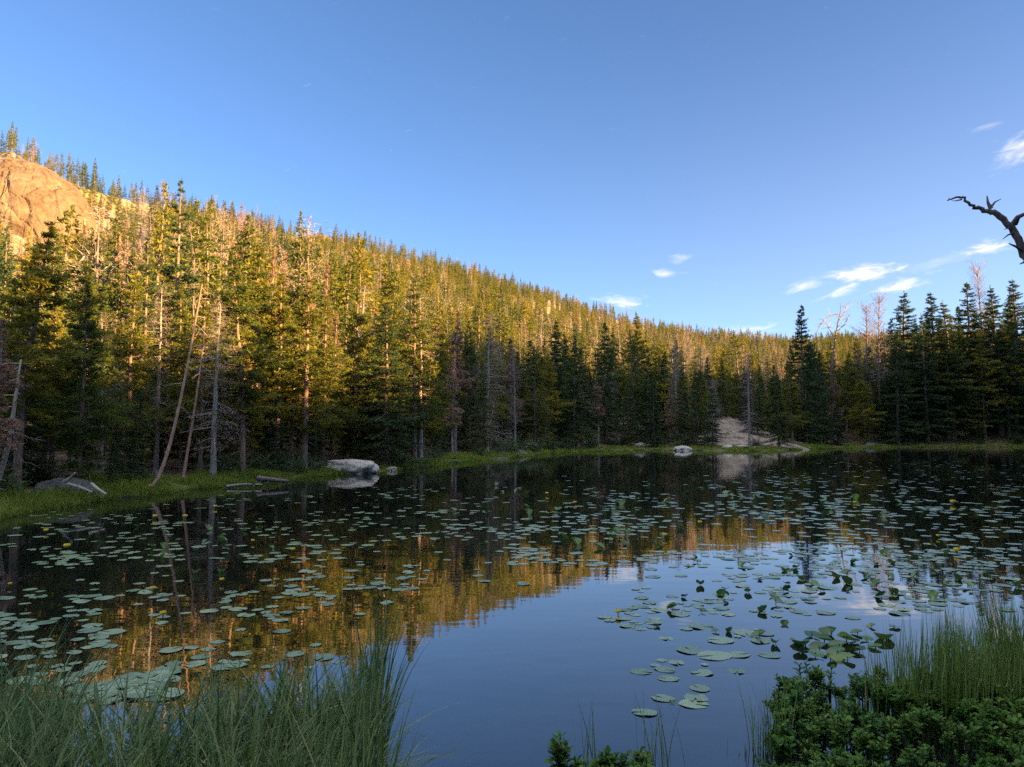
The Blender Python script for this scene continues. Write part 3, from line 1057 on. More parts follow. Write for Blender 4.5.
# woods on the right bank and behind the viewer, outside the view: they keep the lake in shade
CX_, CY_ = rng.uniform(5, 190, 14000), rng.uniform(-75, 150, 14000)
cs = shore_dist(CX_, CY_)
cz = ground(CX_, CY_, cs)
ok = (CY_ > -22) & (np.hypot(CX_, CY_) > 11) & (CX_ > .77 * np.maximum(CY_, 0) + 3.5) & (cs > 1.2) & (np.hypot(CX_ - 11.4, CY_ - 12) > 2.2) & (rng.random(14000) < np.where((CX_ < 32) & (CY_ < 24), .85, np.where(cs < 45, .34, .14)))
for X, Y, Z in zip(CX_[ok], CY_[ok], cz[ok]):
    H = rng.uniform(12.5, 16) if Y > 34 else rng.uniform(13.5, 17) if X < 23 and Y < 10 else rng.uniform(10.5, 13)
    close = math.hypot(X, Y) < 75
    forest_add(X, Y, Z, float(H), ('near ' if close else '') + ('spruce' if rng.random() < .5 or (X < 32 and Y < 24) else 'pine'), 1.25 + .35 * (X < 32 and Y < 24))
forest = gn_scatter('forest', FP, FS, FR, FI, lod)
tag(forest, 'conifer forest covering the hillside beyond the shore trees', kind='stuff')
print('TREES', N_TREES, 'belt stuff', len(BELT_STUFF), 'hill', n_hill, 'forest', len(FP))


# ------------------------------------------------------------------ rocks
def rock(name, loc, size, seed, m, rz=0.0, sub=4, amp=.35, flat_top=None, sharp=1.0, block=0.0):
    import bmesh
    bm = bmesh.new()
    bmesh.ops.create_icosphere(bm, subdivisions=sub, radius=1)
    for v in bm.verts:
        p = v.co.copy()
        q = p * 1.1 + Vector((seed * 3.1, seed * 1.7, seed * .9))
        a = mnoise.noise(q) * amp + mnoise.noise(q * 2.3) * amp * .5 + abs(mnoise.noise(q * 4.7)) * amp * .28 * sharp + mnoise.noise(q * 9) * amp * .12
        c = mnoise.voronoi(q * 1.3)[0]
        a += (c[1] - c[0]) * amp * .35
        if block:
            for bs, bk in ((2.1, 1.0), (5.2, .5)):
                w = Vector((q.x * bs, q.y * bs, q.z * bs * .55))
                w += Vector((mnoise.noise(w * 1.5), mnoise.noise(w * 1.5 + Vector((9, 3, 1))), 0)) * .35
                dd, pp = mnoise.voronoi(w)
                a += block * bk * (mnoise.cell(pp[0] * 7.3) - .5)
                a -= block * bk * .9 * max(0.0, 1 - (dd[1] - dd[0]) / .10)
        v.co = p * (1 + a)
        if flat_top is not None and v.co.z > flat_top:
            v.co.z = flat_top + (v.co.z - flat_top) * .22
    me = bpy.data.meshes.new(name)
    bm.to_mesh(me)
    bm.free()
    me.materials.append(m)
    for p in me.polygons:
        p.use_smooth = sub == 5
    return link(name, me, None, loc, (0, 0, rz), size)


o = rock('rock_dome', DOME_C, DOME_R, 4, M_DOME, .3, 7, .06, sharp=1.0, block=.03)
tag(o, 'huge rounded granite dome glowing orange high on the left hillside', 'rock dome')
for i, (px, py, w, h, lab) in enumerate([(528, 318, 22, 11, 'orange sunlit rock outcrop left in the middle of the hillside'), (556, 327, 20, 9, 'sunlit rock outcrop right of the orange one in the middle of the hillside'),
                                         (322, 240, 18, 7, 'small tan cliff near the ridge above the golden trees'), (596, 342, 14, 8, 'small sunlit rock face low on the slope right of the hillside outcrops'), (215, 246, 20, 9, 'pale ledge of rock below the left ridge')]):
    Ys = np.linspace(60, 620, 1400)
    Xs = (px - CX) / FPX * Ys
    sel = np.where(proj(Xs, Ys, ground(Xs, Ys))[1] < py + h * .6)[0]
    Yo = float(Ys[sel[0]]) if len(sel) else 300.0
    k = Yo / FPX
    o = rock('rock_outcrop', at(px, py + 2, Yo + h * k * .4), (w * k, h * k * .9, h * k), 30 + i, M_DOME, i * .4, 5, .22, sharp=1.5, block=.12)
    tag(o, lab, 'rock outcrop')


def zat(X, Y):
    return float(ground(np.array([X]), np.array([Y]))[0])


X, Y = on_plane(350, 473.5)
o = rock('boulder', (X, Y + .2, .16), (1.22, .9, .74), 7, M_BOULDER, .15, 5, .30, .62)
tag(o, 'large pale flat topped boulder at the water on the left middle shore', 'boulder')
X, Y = on_plane(391, 471)
o = rock('boulder', (X, Y + .3, .02), (.28, .3, .2), 9, M_BOULDER, .8, 4, .3)
tag(o, 'small pale stone touching the right end of the large boulder', 'boulder')
X, Y = on_plane(683, 450.8)
o = rock('boulder', (X, Y + .5, .02), (1.25, .9, .62), 12, M_BOULDER, .4, 4, .32)
tag(o, 'lone whitish boulder in the water at the far shore', 'boulder')
Y = 21.2
X = (72 - CX) / FPX * Y
o = rock('boulder', (X, Y, zat(X, Y) + .03), (.78, .55, .38), 15, M_DARKROCK, .2, 4, .3)
tag(o, 'dark grey boulder under the shaded pines on the left bank', 'boulder')
for i, (px, back, sz) in enumerate([(643, 6, 1.1), (727, 3, 1.0), (741, 4, .8), (756, 3.2, .7), (868, 3, 1.0), (905, 3, .8), (433, 5, .5), (309, 5, .55), (520, 3, .8), (500, 5, .6)]):
    Y = shoreY(px) + back
    X = (px - CX) / FPX * Y
    o = rock('boulder', (X, Y, zat(X, Y) + .02 * sz), (sz, sz * .8, sz * .45), 20 + i, M_DARKROCK if i in (4, 5, 8, 9) else M_BOULDER, i * 1.3, 3, .32)
    tag(o, ['flat brown rock in the far grass left of the lone whitish boulder', 'small pale rock below the sandy slope', 'pale rock in the middle below the sandy slope', 'pale rock right below the sandy slope',
            'low rock on the dark right hand far shore', 'second low rock on the right hand far shore', 'pale stone among trunks behind the large boulder', 'round grey stone in shrubs left of the large boulder',
            'grey stone at the grassy point of the middle shore', 'small stone under trees at the middle shore'][i], 'rock')

# the bare sandy slope on the far shore
M_SAND, nt = mat('sandy_slope')
tc = nd(nt, 'ShaderNodeNewGeometry')
n1 = noise_n(nt, .9, 7, .7, tc.outputs['Position'])
n2 = noise_n(nt, 5, 4, .7, tc.outputs['Position'])
col = ramp(nt, math_n(nt, 'ADD', math_n(nt, 'MULTIPLY', n1, .6), math_n(nt, 'MULTIPLY', n2, .4)), [(.33, (.09, .062, .045)), (.5, (.26, .19, .145)), (.66, (.46, .37, .30))])
d = nd(nt, 'ShaderNodeBsdfPrincipled')
d.inputs['Roughness'].default_value = .95
nt.links.new(col, d.inputs['Base Color'])
bmp = nd(nt, 'ShaderNodeBump')
bmp.inputs['Distance'].default_value = .4
nt.links.new(n1, bmp.inputs['Height'])
nt.links.new(bmp.outputs[0], d.inputs['Normal'])
nt.links.new(d.outputs[0], nd(nt, 'ShaderNodeOutputMaterial').inputs[0])
mb = MB()
cxs, cys = (742 - CX) / FPX * 112, 112.0
uu, vv = np.meshgrid(np.linspace(-1, 1, 80), np.linspace(-1, 1, 80), indexing='ij')
SX, SY = cxs + uu * 10, cys + 1.5 + vv * 11.5
bulge = np.clip(1 - uu ** 2 * (1.0 + .25 * np.sin(vv * 5)), -1, 1) * np.clip(1.1 - np.abs(vv) ** 3 * 1.4, -1, 1)
edge = uu ** 2 + (vv * .95) ** 2 + (fbm(SX * .33, SY * .33, 4) - .5) * 2.2
SZ = ground(SX, SY) + np.where(edge < .8, .08 + (fbm(SX * 1.2, SY * 1.2, 4) - .5) * .35, -.4)
ii = np.arange(6400).reshape(80, 80)
mb.add(np.stack([SX, SY, SZ], -1).reshape(-1, 3), quads=np.stack([ii[:-1, :-1], ii[1:, :-1], ii[1:, 1:], ii[:-1, 1:]], -1).reshape(-1, 4))
tag(link('hill_slope', mb.mesh('hill_slope', [M_SAND])), 'bare sandy slope on the far shore', kind='structure')


# ------------------------------------------------------------------ logs, leaning trunks, the overhanging dead branch
def log_mesh(path, radii, m, name, seed, twigs=0, tw_len=.3, sides=9):
    r = np.random.default_rng(seed)
    mb = MB()
    path = np.asarray(path, float)
    tube(mb, path, radii, sides, 0, .5, .16, r)
    for _ in range(twigs):
        t = r.uniform(.15, .98) * (len(path) - 1)
        i = min(int(t), len(path) - 2)
        p = path[i] * (1 - t + i) + path[i + 1] * (t - i)
        ax = unit(path[i + 1] - path[i])
        dr = unit(r.normal(size=3) + ax * .4)
        L = tw_len * r.uniform(.4, 1.2)
        q = np.stack([p, p + dr * L * .5 + r.normal(size=3) * L * .06, p + dr * L + np.array((0, 0, -.15 * L))])
        tube(mb, q, np.array((.30, .18, .05)) * radii[i] * .5, 4, 0, .5)
    return mb.mesh(name, [m])


def px_path(pts):
    return np.array([at(x, y, Y) for x, y, Y in pts])


def smooth_path(p, n=14):
    p = np.asarray(p, float)
    t = np.linspace(0, 1, len(p))
    k = np.linspace(0, 1, n)
    # Catmull-like via cubic interpolation of each axis
    out = []
    for a in range(3):
        c = np.polyfit(t, p[:, a], min(3, len(p) - 1))
        out.append(np.polyval(c, k))
    return np.stack(out, -1)


def leaning(pts, r0, m, label, seed, twigs=14, crown=False):
    p = smooth_path(px_path(pts))
    base = p[0].copy()
    o = empty('dead_tree', base)
    tag(o, label, 'dead tree')
    rad = np.linspace(r0, r0 * .28, len(p))
    rad[0] *= 1.25
    link('trunk', log_mesh(p - base, rad, m, 'trunk', seed), o)
    mb = MB()
    r = np.random.default_rng(seed + 5)
    q = p - base
    for _ in range(twigs):
        t = r.uniform(.3, .98) * (len(q) - 1)
        i = min(int(t), len(q) - 2)
        a = q[i] * (1 - t + i) + q[i + 1] * (t - i)
        dr = unit(r.normal(size=3) * np.array((1, 1, .4)) + np.array((0, 0, -.15)))
        L = r.uniform(.25, .8)
        tube(mb, np.stack([a, a + dr * L * .5, a + dr * L + np.array((0, 0, -.12 * L))]), np.array((.016, .01, .003)), 3)
        for _ in range(4):
            k = a + dr * L * r.uniform(.4, 1)
            d2 = unit(dr + r.normal(size=3) * .7)
            tube(mb, np.stack([k, k + d2 * L * .35]), np.array((.006, .002)), 3)
    link('bare_branches', mb.mesh('bare_branches', [M_TWIG]), o)
    return o


leaning([(148, 488, 23.6), (166, 455, 24.2), (182, 395, 25.5), (196, 318, 26.5), (202, 285, 27)], .072, M_RED, 'reddish dead trunk leaning right and curving up from the left bank', 3)
leaning([(183, 478, 26.0), (192, 425, 26.6), (200, 370, 27.2), (205, 322, 27.6)], .056, M_RED, 'thinner reddish trunk leaning beside the curved leaning trunk', 4)
leaning([(-4, 482, 18.6), (8, 445, 18.8), (16, 395, 19.0), (21, 360, 19.2)], .075, M_PALE, 'thin pale bare trunk leaning at the left edge', 5)
leaning([(736, 434, 112), (752, 426, 113), (766, 417, 114)], .3, M_DARKWOOD, 'dark fallen trunk lying slanted on the sandy slope', 6, 5)
leaning([(487, 447, 68), (489, 430, 68), (494, 405, 68.5)], .14, M_GREY, 'short grey stem curving right at the middle shore', 8, 5)
o = empty('dead_tree', px_path([(829, 432, 147)])[0])
tag(o, 'bent grey snag with an arched dead limb on the right skyline', 'dead tree')
ob = np.array(o.location)
stem = px_path([(829, 440, 147), (828, 400, 147), (832, 365, 147), (835, 340, 147), (838, 322, 147), (841, 310, 147), (840, 303, 147)])
link('trunk', log_mesh(stem - ob, [.3, .26, .22, .17, .12, .07, .03], M_SNAG, 'trunk', 9, 10, 1.2), o)
mbs = MB()
r9 = np.random.default_rng(12)
limbs = [[(817, 332, 147), (820, 325, 147), (825, 319, 147), (831, 315, 147), (838, 314, 147)][::-1], [(835, 340, 147), (829, 328, 147), (826, 322, 147)], [(838, 322, 147), (845, 312, 147), (847, 304, 147)], [(836, 333, 147), (845, 324, 147), (850, 314, 147)]]
for L9 in limbs:
    q = px_path(L9) - ob
    tube(mbs, q, np.linspace(.13, .04, len(q)), 5)
    for _ in range(16):
        t = r9.uniform(.2, 1) * (len(q) - 1)
        i = min(int(t), len(q) - 2)
        k = q[i] * (1 - t + i) + q[i + 1] * (t - i)
        d9 = unit(r9.normal(size=3) * np.array((1, 1, .7)) + np.array((.1, 0, .5)))
        ln9 = r9.uniform(.6, 2.0)
        tube(mbs, np.stack([k, k + d9 * ln9 * .5, k + d9 * ln9 + r9.normal(size=3) * .2]), np.array((.045, .03, .01)), 3)
link('bare_branches', mbs.mesh('bare_branches', [M_TWIG]), o)

for name, pts, r0, m, lab, sd_, tw in [
    ('drift_log', [(258, 478.5, 27.6), (275, 480, 27.4), (288, 481.3, 27.3)], .11, M_DARKWOOD, 'dark driftwood log lying at the left bank waterline', 1, 10),
    ('drift_log', [(226, 486.5, 26.2), (243, 484.5, 26.6), (262, 484.5, 26.6)], .05, M_GREY, 'thin grey stick beside the dark driftwood log', 2, 8),
    ('drift_log', [(64, 482, 19.3), (70, 478, 19.2), (75, 473, 19.1)], .05, M_PALE, 'pale broken log leaning on the dark grey boulder', 4, 3),
    ('drift_log', [(92, 484, 18.9), (98, 489, 18.5), (106, 494, 18.2)], .045, M_PALE, 'pale root snag reaching down the left bank to the water', 5, 14),
    ('drift_log', [(68, 484, 19.2), (82, 488, 18.9), (92, 492, 18.6)], .04, M_GREY, 'grey fallen stick between boulder and root snag on the left bank', 6, 6),
    ('drift_log', [(700, 452.2, 93), (718, 451.6, 95), (728, 451.2, 96)], .10, M_PALE, 'pale thin log on the far waterline below the sandy slope', 7, 2),
    ('drift_log', [(805, 449.6, 112), (845, 448.2, 122), (872, 447.6, 127)], .13, M_GREY, 'long grey log along the dark right hand far shore', 8, 6),
    ('drift_log', [(488, 459, 60), (498, 458.4, 61), (508, 458.2, 62)], .09, M_GREY, 'short grey log at the middle shore point', 9, 2),
]:
    p = smooth_path(px_path(pts), 8)
    b = p[0].copy()
    o = link(name, log_mesh(p - b, np.linspace(r0, r0 * .5, len(p)), m, name, sd_, tw, .35), None, b)
    tag(o, lab, 'log')

# dead tree off the right edge whose bare branch hangs into the view
BY = 12.0
base = Vector((11.3, 12.2, zat(11.3, 12.2) - .1))
o = tag(empty('dead_tree', base), 'close dark dead tree whose crooked bare branch reaches in at the right edge', 'dead tree')
tp = np.array([(11.3, 12.2, base.z), (11.1, 12.2, 1.6), (10.7, 12.1, 3.2), (10.5, 12.1, 4.2), (10.4, 12.1, 5.6), (10.4, 12.2, 6.6)])
link('trunk', log_mesh(tp - np.array(base), [.26, .2, .17, .15, .11, .05], M_DARKWOOD, 'trunk', 2, 6, .7, 10), o)
main = px_path([(1120, 330, 12.1), (1085, 305, 12), (1050, 280, 12), (1030, 265, 12), (1024, 255, 12), (1018, 240, 12), (1012, 228, 12), (1003, 219, 12), (994, 212, 12), (987, 211, 12), (981, 208, 12), (973, 206, 12), (966, 201, 12), (961, 198, 12), (954, 198.5, 12), (948, 200, 12)])
rad = .72 * np.array([.12, .11, .10, .095, .085, .08, .075, .07, .06, .055, .045, .038, .03, .025, .02, .012])
mbr = MB()
rr = np.random.default_rng(9)
# refine the main limb with small knots
tt = np.linspace(0, len(main) - 1, 46)
fine = np.stack([np.interp(tt, np.arange(len(main)), main[:, k]) for k in range(3)], -1) + rr.normal(size=(46, 3)) * np.array((.008, .02, .008))
tube(mbr, fine, np.interp(tt, np.arange(len(main)), rad) * (1 + .18 * (rr.random(46) - .5)), 9, 0, .5, .15, rr)
for pts, r0 in [([(991, 209, 12), (988, 203, 12), (987, 196, 12)], .036), ([(991, 207, 12), (995, 202, 12), (1001, 199, 12)], .022),
                ([(1014, 224, 12), (1018, 217, 11.9), (1027, 213, 11.8), (1040, 208, 11.7)], .055), ([(1012, 230, 12), (1009, 228, 11.9), (1004, 229.5, 11.8)], .018),
                ([(1013, 233, 12), (1008, 235, 11.9), (1003, 239, 11.8)], .02), ([(1024, 252, 12), (1017, 247, 11.9), (1009, 243.5, 11.8)], .036),
                ([(1030, 266, 12), (1024, 262, 11.9), (1020, 264, 11.8)], .03), ([(949, 200, 12), (949, 197, 12)], .008), ([(962, 198, 12), (963, 195, 12)], .008),
                ([(962, 199.5, 12), (955, 201, 12), (952, 200.6, 12)], .012), ([(979, 207, 12), (978, 205, 12)], .01)]:
    p = px_path(pts)
    tube(mbr, p, np.linspace(r0, r0 * .25, len(p)), 6, 0, .5, .1, rr)
v0 = MB()
v0.v = [x - np.array(base, np.float32) for x in mbr.v]
v0.f3, v0.f4, v0.m3, v0.m4, v0.t, v0.n = mbr.f3, mbr.f4, mbr.m3, mbr.m4, mbr.t, mbr.n
link('branch', v0.mesh('branch', [M_DARKWOOD]), o)


# ------------------------------------------------------------------ shrubs along the bank
def shrub_mesh(seed):
    r = np.random.default_rng(seed)
    lf, st = MB(), MB()
    B, D = [], []
    for _ in range(34):
        a, e = r.random() * 6.28, r.uniform(.5, 1.4)
        L = r.uniform(.5, 1.0)
        dr = np.array((math.cos(a) * math.cos(e), math.sin(a) * math.cos(e), math.sin(e)))
        p = np.stack([np.zeros(3), dr * L * .5 + r.normal(size=3) * .04, dr * L + r.normal(size=3) * .06])
        tube(st, p, np.array((.012, .008, .003)), 3)
        n = 26
        t = r.uniform(.3, 1.05, n)
        q = p[0] + (p[2] - p[0])[None] * t[:, None] + r.normal(size=(n, 3)) * .06
        B.append(q)
        D.append(unit(dr[None] * .4 + r.normal(size=(n, 3))))
    B, D = np.concatenate(B), np.concatenate(D)
    n = len(B)
    needles(lf, B, D, r.uniform(.06, .13, n), r.uniform(.035, .06, n), r, 0, r.random(n))
    return lf.mesh('shrub_leaves', [M_SHRUB]), st.mesh('shrub_stems', [M_BARK])


SHR = [shrub_mesh(s) for s in (1, 2, 3)]
rng = np.random.default_rng(5)
for i in range(46):
    px = rng.uniform(0, 60) if i < 4 else rng.uniform(200, 340) if i < 22 else rng.uniform(380, 760)
    Y = shoreY(px) + rng.uniform(1.0, 4.5) * (1 + (px > 450))
    X = (px - CX) / FPX * Y
    if 320 < px < 392 and Y < shoreY(px) + 2:
        continue
    sc_ = rng.uniform(.55, 1.1) * (1 if px < 400 else 1.7)
    o = empty('shrub', (X, Y, zat(X, Y) - .03), rng.random() * 6, (sc_ * 1.2, sc_ * 1.2, sc_))
    z = 'left bank' if px < 345 else 'middle and far shore'
    tag(o, f'low leafy green shrub at the foot of the trees on the {z}', 'shrub', f'shrubs on the {z}')
    lm, sm = SHR[i % 3]
    link('leaves', lm, o)
    link('stems', sm, o)

# grass along the shore: one mass of tufts
gcol = bpy.data.collections.new('grass_prototypes')
for s in range(4):
    r = np.random.default_rng(100 + s)
    mb = MB()
    n = 26
    b = np.stack([r.normal(size=n) * .10, r.normal(size=n) * .10, np.full(n, -.03)], -1)
    arch_blades(mb, b, r.random(n) * 6.28, r.uniform(.16, .48, n), r.uniform(.4, 1.9, n), r.uniform(.008, .016, n), r, 4, 0, np.clip(r.normal(.45, .22, n), 0, 1))
    gcol.objects.link(bpy.data.objects.new('tuft_%d' % s, mb.mesh('grass_tuft', [M_GRASS])))
rng = np.random.default_rng(8)
G, GSc, GR, GI = [], [], [], []
for _ in range(19000):
    px = rng.uniform(-25, 1050)
    near = px < 345
    if not near and rng.random() < .35:
        continue
    back = rng.uniform(-.5, 3.0) if near else rng.uniform(-1.5, 7.5)
    if px < 130:
        back = rng.uniform(-.5, 3.6)
        if 20 < px < 75 and 1.2 < back:
            continue
    Y = (shoreY(np.clip(px, 0, 1024)) if px > 0 else 16.7 - px * .0) + back
    X = (px - CX) / FPX * Y
    if math.hypot(X - (742 - CX) / FPX * 112, (Y - 113) * .7) < 7.5 and Y > 103.5:
        continue
    G.append((X, Y))
G = np.array(G)
gz, gs = ground(G[:, 0], G[:, 1], want_s=True)
k = (gz > -.12) & (rng.random(len(G)) < np.clip(2.6 * (fbm(G[:, 0] * .45, G[:, 1] * .45, 3) - .28), .05, 1) * np.clip(1.25 - np.maximum(gs, 0) / np.where(G[:, 0] < -5, 3.2, 8.0), 0, 1))
G, gz = G[k], gz[k]
sc_ = np.where(G[:, 1] < 45, rng.uniform(.35, 1.0, len(G)) * (.3 + 1.4 * fbm(G[:, 0] * .8, G[:, 1] * .8, 2)), rng.uniform(.6, 1.3, len(G)))
gw = np.where(G[:, 1] < 45, 1.0, 1.7)
go_ = gn_scatter('shore_grass', np.stack([G[:, 0], G[:, 1], np.maximum(gz, -.03)], -1), np.stack([sc_ * gw, sc_ * gw, sc_], -1),
                 np.stack([rng.normal(size=len(G)) * .1, rng.normal(size=len(G)) * .1, rng.random(len(G)) * 6.28], -1), rng.integers(0, 4, len(G)), gcol)
tag(go_, 'bright green grass and sedge fringing the lake shore', kind='stuff')
print('GRASS', len(G))

# ------------------------------------------------------------------ lily pads
M_PAD, nt = mat('lily_pad')
att = nd(nt, 'ShaderNodeAttribute', attribute_name='tint')
oi = nd(nt, 'ShaderNodeObjectInfo')
tc = nd(nt, 'ShaderNodeTexCoord')
n1 = noise_n(nt, 9, 4, .6, tc.outputs['Object'])
f = math_n(nt, 'ADD', math_n(nt, 'MULTIPLY', oi.outputs['Random'], .45), math_n(nt, 'ADD', math_n(nt, 'MULTIPLY', att.outputs['Fac'], .3), math_n(nt, 'MULTIPLY', n1, .25)))
col = ramp(nt, f, [(.15, (.075, .125, .06)), (.5, (.135, .19, .105)), (.75, (.19, .245, .13)), (.92, (.27, .28, .09)), (1, (.36, .30, .09))])
d = nd(nt, 'ShaderNodeBsdfPrincipled')
nt.links.new(col, d.inputs['Base Color'])
d.inputs['Roughness'].default_value = .3
d.inputs['Specular IOR Level'].default_value = .6
bmp = nd(nt, 'ShaderNodeBump')
bmp.inputs['Strength'].default_value = .25
bmp.inputs['Distance'].default_value = .01
nt.links.new(n1, bmp.inputs['Height'])
nt.links.new(bmp.outputs[0], d.inputs['Normal'])
nt.links.new(d.outputs[0], nd(nt, 'ShaderNodeOutputMaterial').inputs[0])
M_RAISED = leaf_material('raised_lily_leaf', [(.0, (.025, .065, .016)), (.5, (.05, .12, .022)), (1, (.13, .21, .03))], .25, .3, .5, obj_w=.7)
M_YEL, nt = mat('yellow_petals')
d = nd(nt, 'ShaderNodeBsdfPrincipled')
n1 = noise_n(nt, 30, 3, .6, nd(nt, 'ShaderNodeTexCoord').outputs['Object'])
nt.links.new(ramp(nt, n1, [(.3, (.62, .40, .02)), (.7, (.80, .60, .05))]), d.inputs['Base Color'])
d.inputs['Roughness'].default_value = .4
nt.links.new(d.outputs[0], nd(nt, 'ShaderNodeOutputMaterial').inputs[0])


def pad_geo(r, rings=4, seg=26, curl=.03, cup=0.0, fold=0.0, notch=.32):
    """heart shaped floating leaf of unit radius with a slit"""
    a = np.linspace(notch * .5, 2 * np.pi - notch * .5, seg)
    ph = r.random(4) * 6.28
    R = 1 + .05 * np.sin(2 * a + ph[0]) + .03 * np.sin(5 * a + ph[1]) + .015 * np.sin(9 * a + ph[2])
    R = R * (1 + .10 * np.cos(a))          # lobes on either side of the slit reach out
    el = r.uniform(.78, .95)
    V = [np.array([(.12, 0, 0)])]
    for k in range(1, rings + 1):
        q = k / rings
        x, y = np.cos(a) * R * q, np.sin(a) * R * q * el
        z = cup * q * q + curl * q ** 3 * np.sin(3 * a + ph[3]) + fold * np.abs(y) ** 1.5
        V.append(np.stack([x, y, z], -1))
    V = np.concatenate(V)
    T = [(0, 1 + i, 2 + i) for i in range(seg - 1)]
    Q = []
    for k in range(rings - 1):
        b0, b1 = 1 + k * seg, 1 + (k + 1) * seg
        Q += [(b0 + i, b1 + i, b1 + i + 1, b0 + i + 1) for i in range(seg - 1)]
    return V, T, Q


PADS = []
for s in range(7):
    r = np.random.default_rng(200 + s)
    mb = MB()
    V, T, Q = pad_geo(r, curl=r.uniform(.01, .06) + (.12 if s in (2, 5) else 0), cup=r.uniform(-.01, .03))
    mb.add(V, T, Q, 0, r.random())
    PADS.append(mb.mesh('lily_pad', [M_PAD]))
PATCH = [  # centre px, half sizes, count, clumping, size range in metres
    ('floating in the pale cluster by the left sedge', 48, 640, 62, 46, 70, .3, (.20, .34)),
    ('floating in the dark water left of the golden reflection', 250, 632, 95, 40, 34, .35, (.16, .30)),
    ('floating in the dark water left of the golden reflection', 165, 585, 110, 34, 50, .5, (.2, .34)),
    ('floating on the brown water off the left bank', 200, 528, 190, 32, 210, .55, (.22, .38)),
    ('floating on the golden reflection', 400, 552, 130, 34, 90, .55, (.2, .36)),
    ('floating on the golden reflection', 330, 585, 90, 30, 40, .5, (.18, .32)),
    ('floating across the dark middle of the lake', 480, 512, 170, 26, 170, .6, (.25, .42)),
    ('floating across the dark middle of the lake', 600, 540, 110, 24, 110, .55, (.22, .38)),
    ('floating in the broad field on the right of the lake', 700, 500, 140, 24, 190, .6, (.28, .45)),
    ('floating in the broad field on the right of the lake', 880, 490, 160, 28, 330, .4, (.3, .5)),
    ('floating in the broad field on the right of the lake', 900, 540, 150, 30, 230, .35, (.26, .42)),
    ('floating in the right hand patch above the reeds', 900, 580, 130, 30, 110, .3, (.2, .34)),
    ('floating on the sky reflection at the right', 745, 588, 110, 34, 70, .5, (.17, .30)),
    ('floating on the sky reflection at the right', 690, 632, 70, 36, 30, .45, (.15, .26)),
]
rng = np.random.default_rng(21)
allp = []


def pad_ok(x, y, r, f=.78):
    return not any((x - q[0]) ** 2 + (y - q[1]) ** 2 < (f * (r + q[2])) ** 2 for q in allp)


# pads that can be told apart in the foreground: (px, py, width px)
for px, py, w in [(640, 671, 24), (664, 669, 24), (676, 662, 18), (669, 678, 24), (700, 688, 26), (696, 697, 28), (692, 703, 32), (664, 698, 26), (646, 712, 28), (703, 672, 26), (716, 655, 40), (690, 650, 34),
                  (737, 670, 22), (622, 618, 22), (605, 617, 16), (640, 606, 20), (660, 610, 22), (680, 614, 24), (672, 596, 16), (700, 626, 30), (722, 640, 30), (745, 632, 30), (760, 640, 26), (654, 622, 22), (736, 654, 30), (770, 655, 26), (610, 620, 14)]:
    x, y = on_plane(px, py, .006)
    allp.append((x, y, w / FPX * y * .44, 'floating on the sky reflection at the right', 0))
# raft of overlapping pads next to the left sedge
for k in range(40):
    a = rng.uniform(0, 1)
    px = 78 + 95 * a + rng.normal() * 4
    py = 693 - 20 * a + rng.normal() * 4 if k % 2 else 690 + 6 * math.sin(a * 3) + rng.normal() * 4
    x, y = on_plane(px, py, .006)
    allp.append((x, y, rng.uniform(.07, .12), 'packed in the pale raft by the left sedge', 1))
for lab, px, py, hx, hy, cnt, clump, (r0, r1) in PATCH:
    cnt = int(cnt * 1.02)
    clump += .15
    n = t = 0
    seeds = [(rng.uniform(-1, 1), rng.uniform(-1, 1)) for _ in range(max(4, cnt // 9))]
    while n < cnt and t < cnt * 30:
        t += 1
        if rng.random() < clump:
            a, b = seeds[rng.integers(len(seeds))]
            a, b = a + rng.normal() * .10, b + rng.normal() * .09
        else:
            a, b = rng.uniform(-1, 1), rng.uniform(-1, 1)
        qx, qy = px + a * hx, py + b * hy
        if qx < -30 or qx > 1050 or qy < 456:
            continue
        # open water in front of the golden reflection stays clear
        if 395 < qx < 600 and qy > 590 or (600 <= qx < 640 and qy > 630):
            continue
        x, y = on_plane(qx, qy, .006)
        if float(shore_dist([x], [y])[0]) > -.5:
            continue
        r = rng.uniform(r0, r1) * .31 * rng.choice((1.15, 1, .7))
        if not pad_ok(x, y, r, .72):
            continue
        allp.append((x, y, r, lab, 0))
        n += 1
size_px = [p[2] / p[1] * (1 + 3.0 / p[1]) for p in allp]
order = np.argsort(-np.array(size_px))
thing_ids = set(order[:275].tolist())
mb = MB()
for i, (x, y, r, lab, raft) in enumerate(allp):
    z = .004 + (i % 5) * .0025 if raft else .003 + (i % 3) * .0015
    if i in thing_ids:
        o = link('lily_pad', PADS[i % 7], None, (x, y, z), (rng.normal() * .012, rng.normal() * .012, rng.random() * 6.28), (r, r, r * .38))
        tag(o, f'flat green lily pad {lab}', 'lily pad', f'lily pads {lab}')
    else:
        V, T, Q = pad_geo(rng, 1, 12, .02)
        a = rng.random() * 6.28
        c, s = math.cos(a), math.sin(a)
        V = np.stack([V[:, 0] * c - V[:, 1] * s, V[:, 0] * s + V[:, 1] * c, V[:, 2] * .5], -1) * r + np.array((x, y, z))
        mb.add(V, T, Q, 0, rng.random())
tag(link('lily_pad_cover', mb.mesh('lily_pad_cover', [M_PAD])), 'hundreds of small distant lily pads scattered over the lake', kind='stuff')
print('PADS', len(allp))

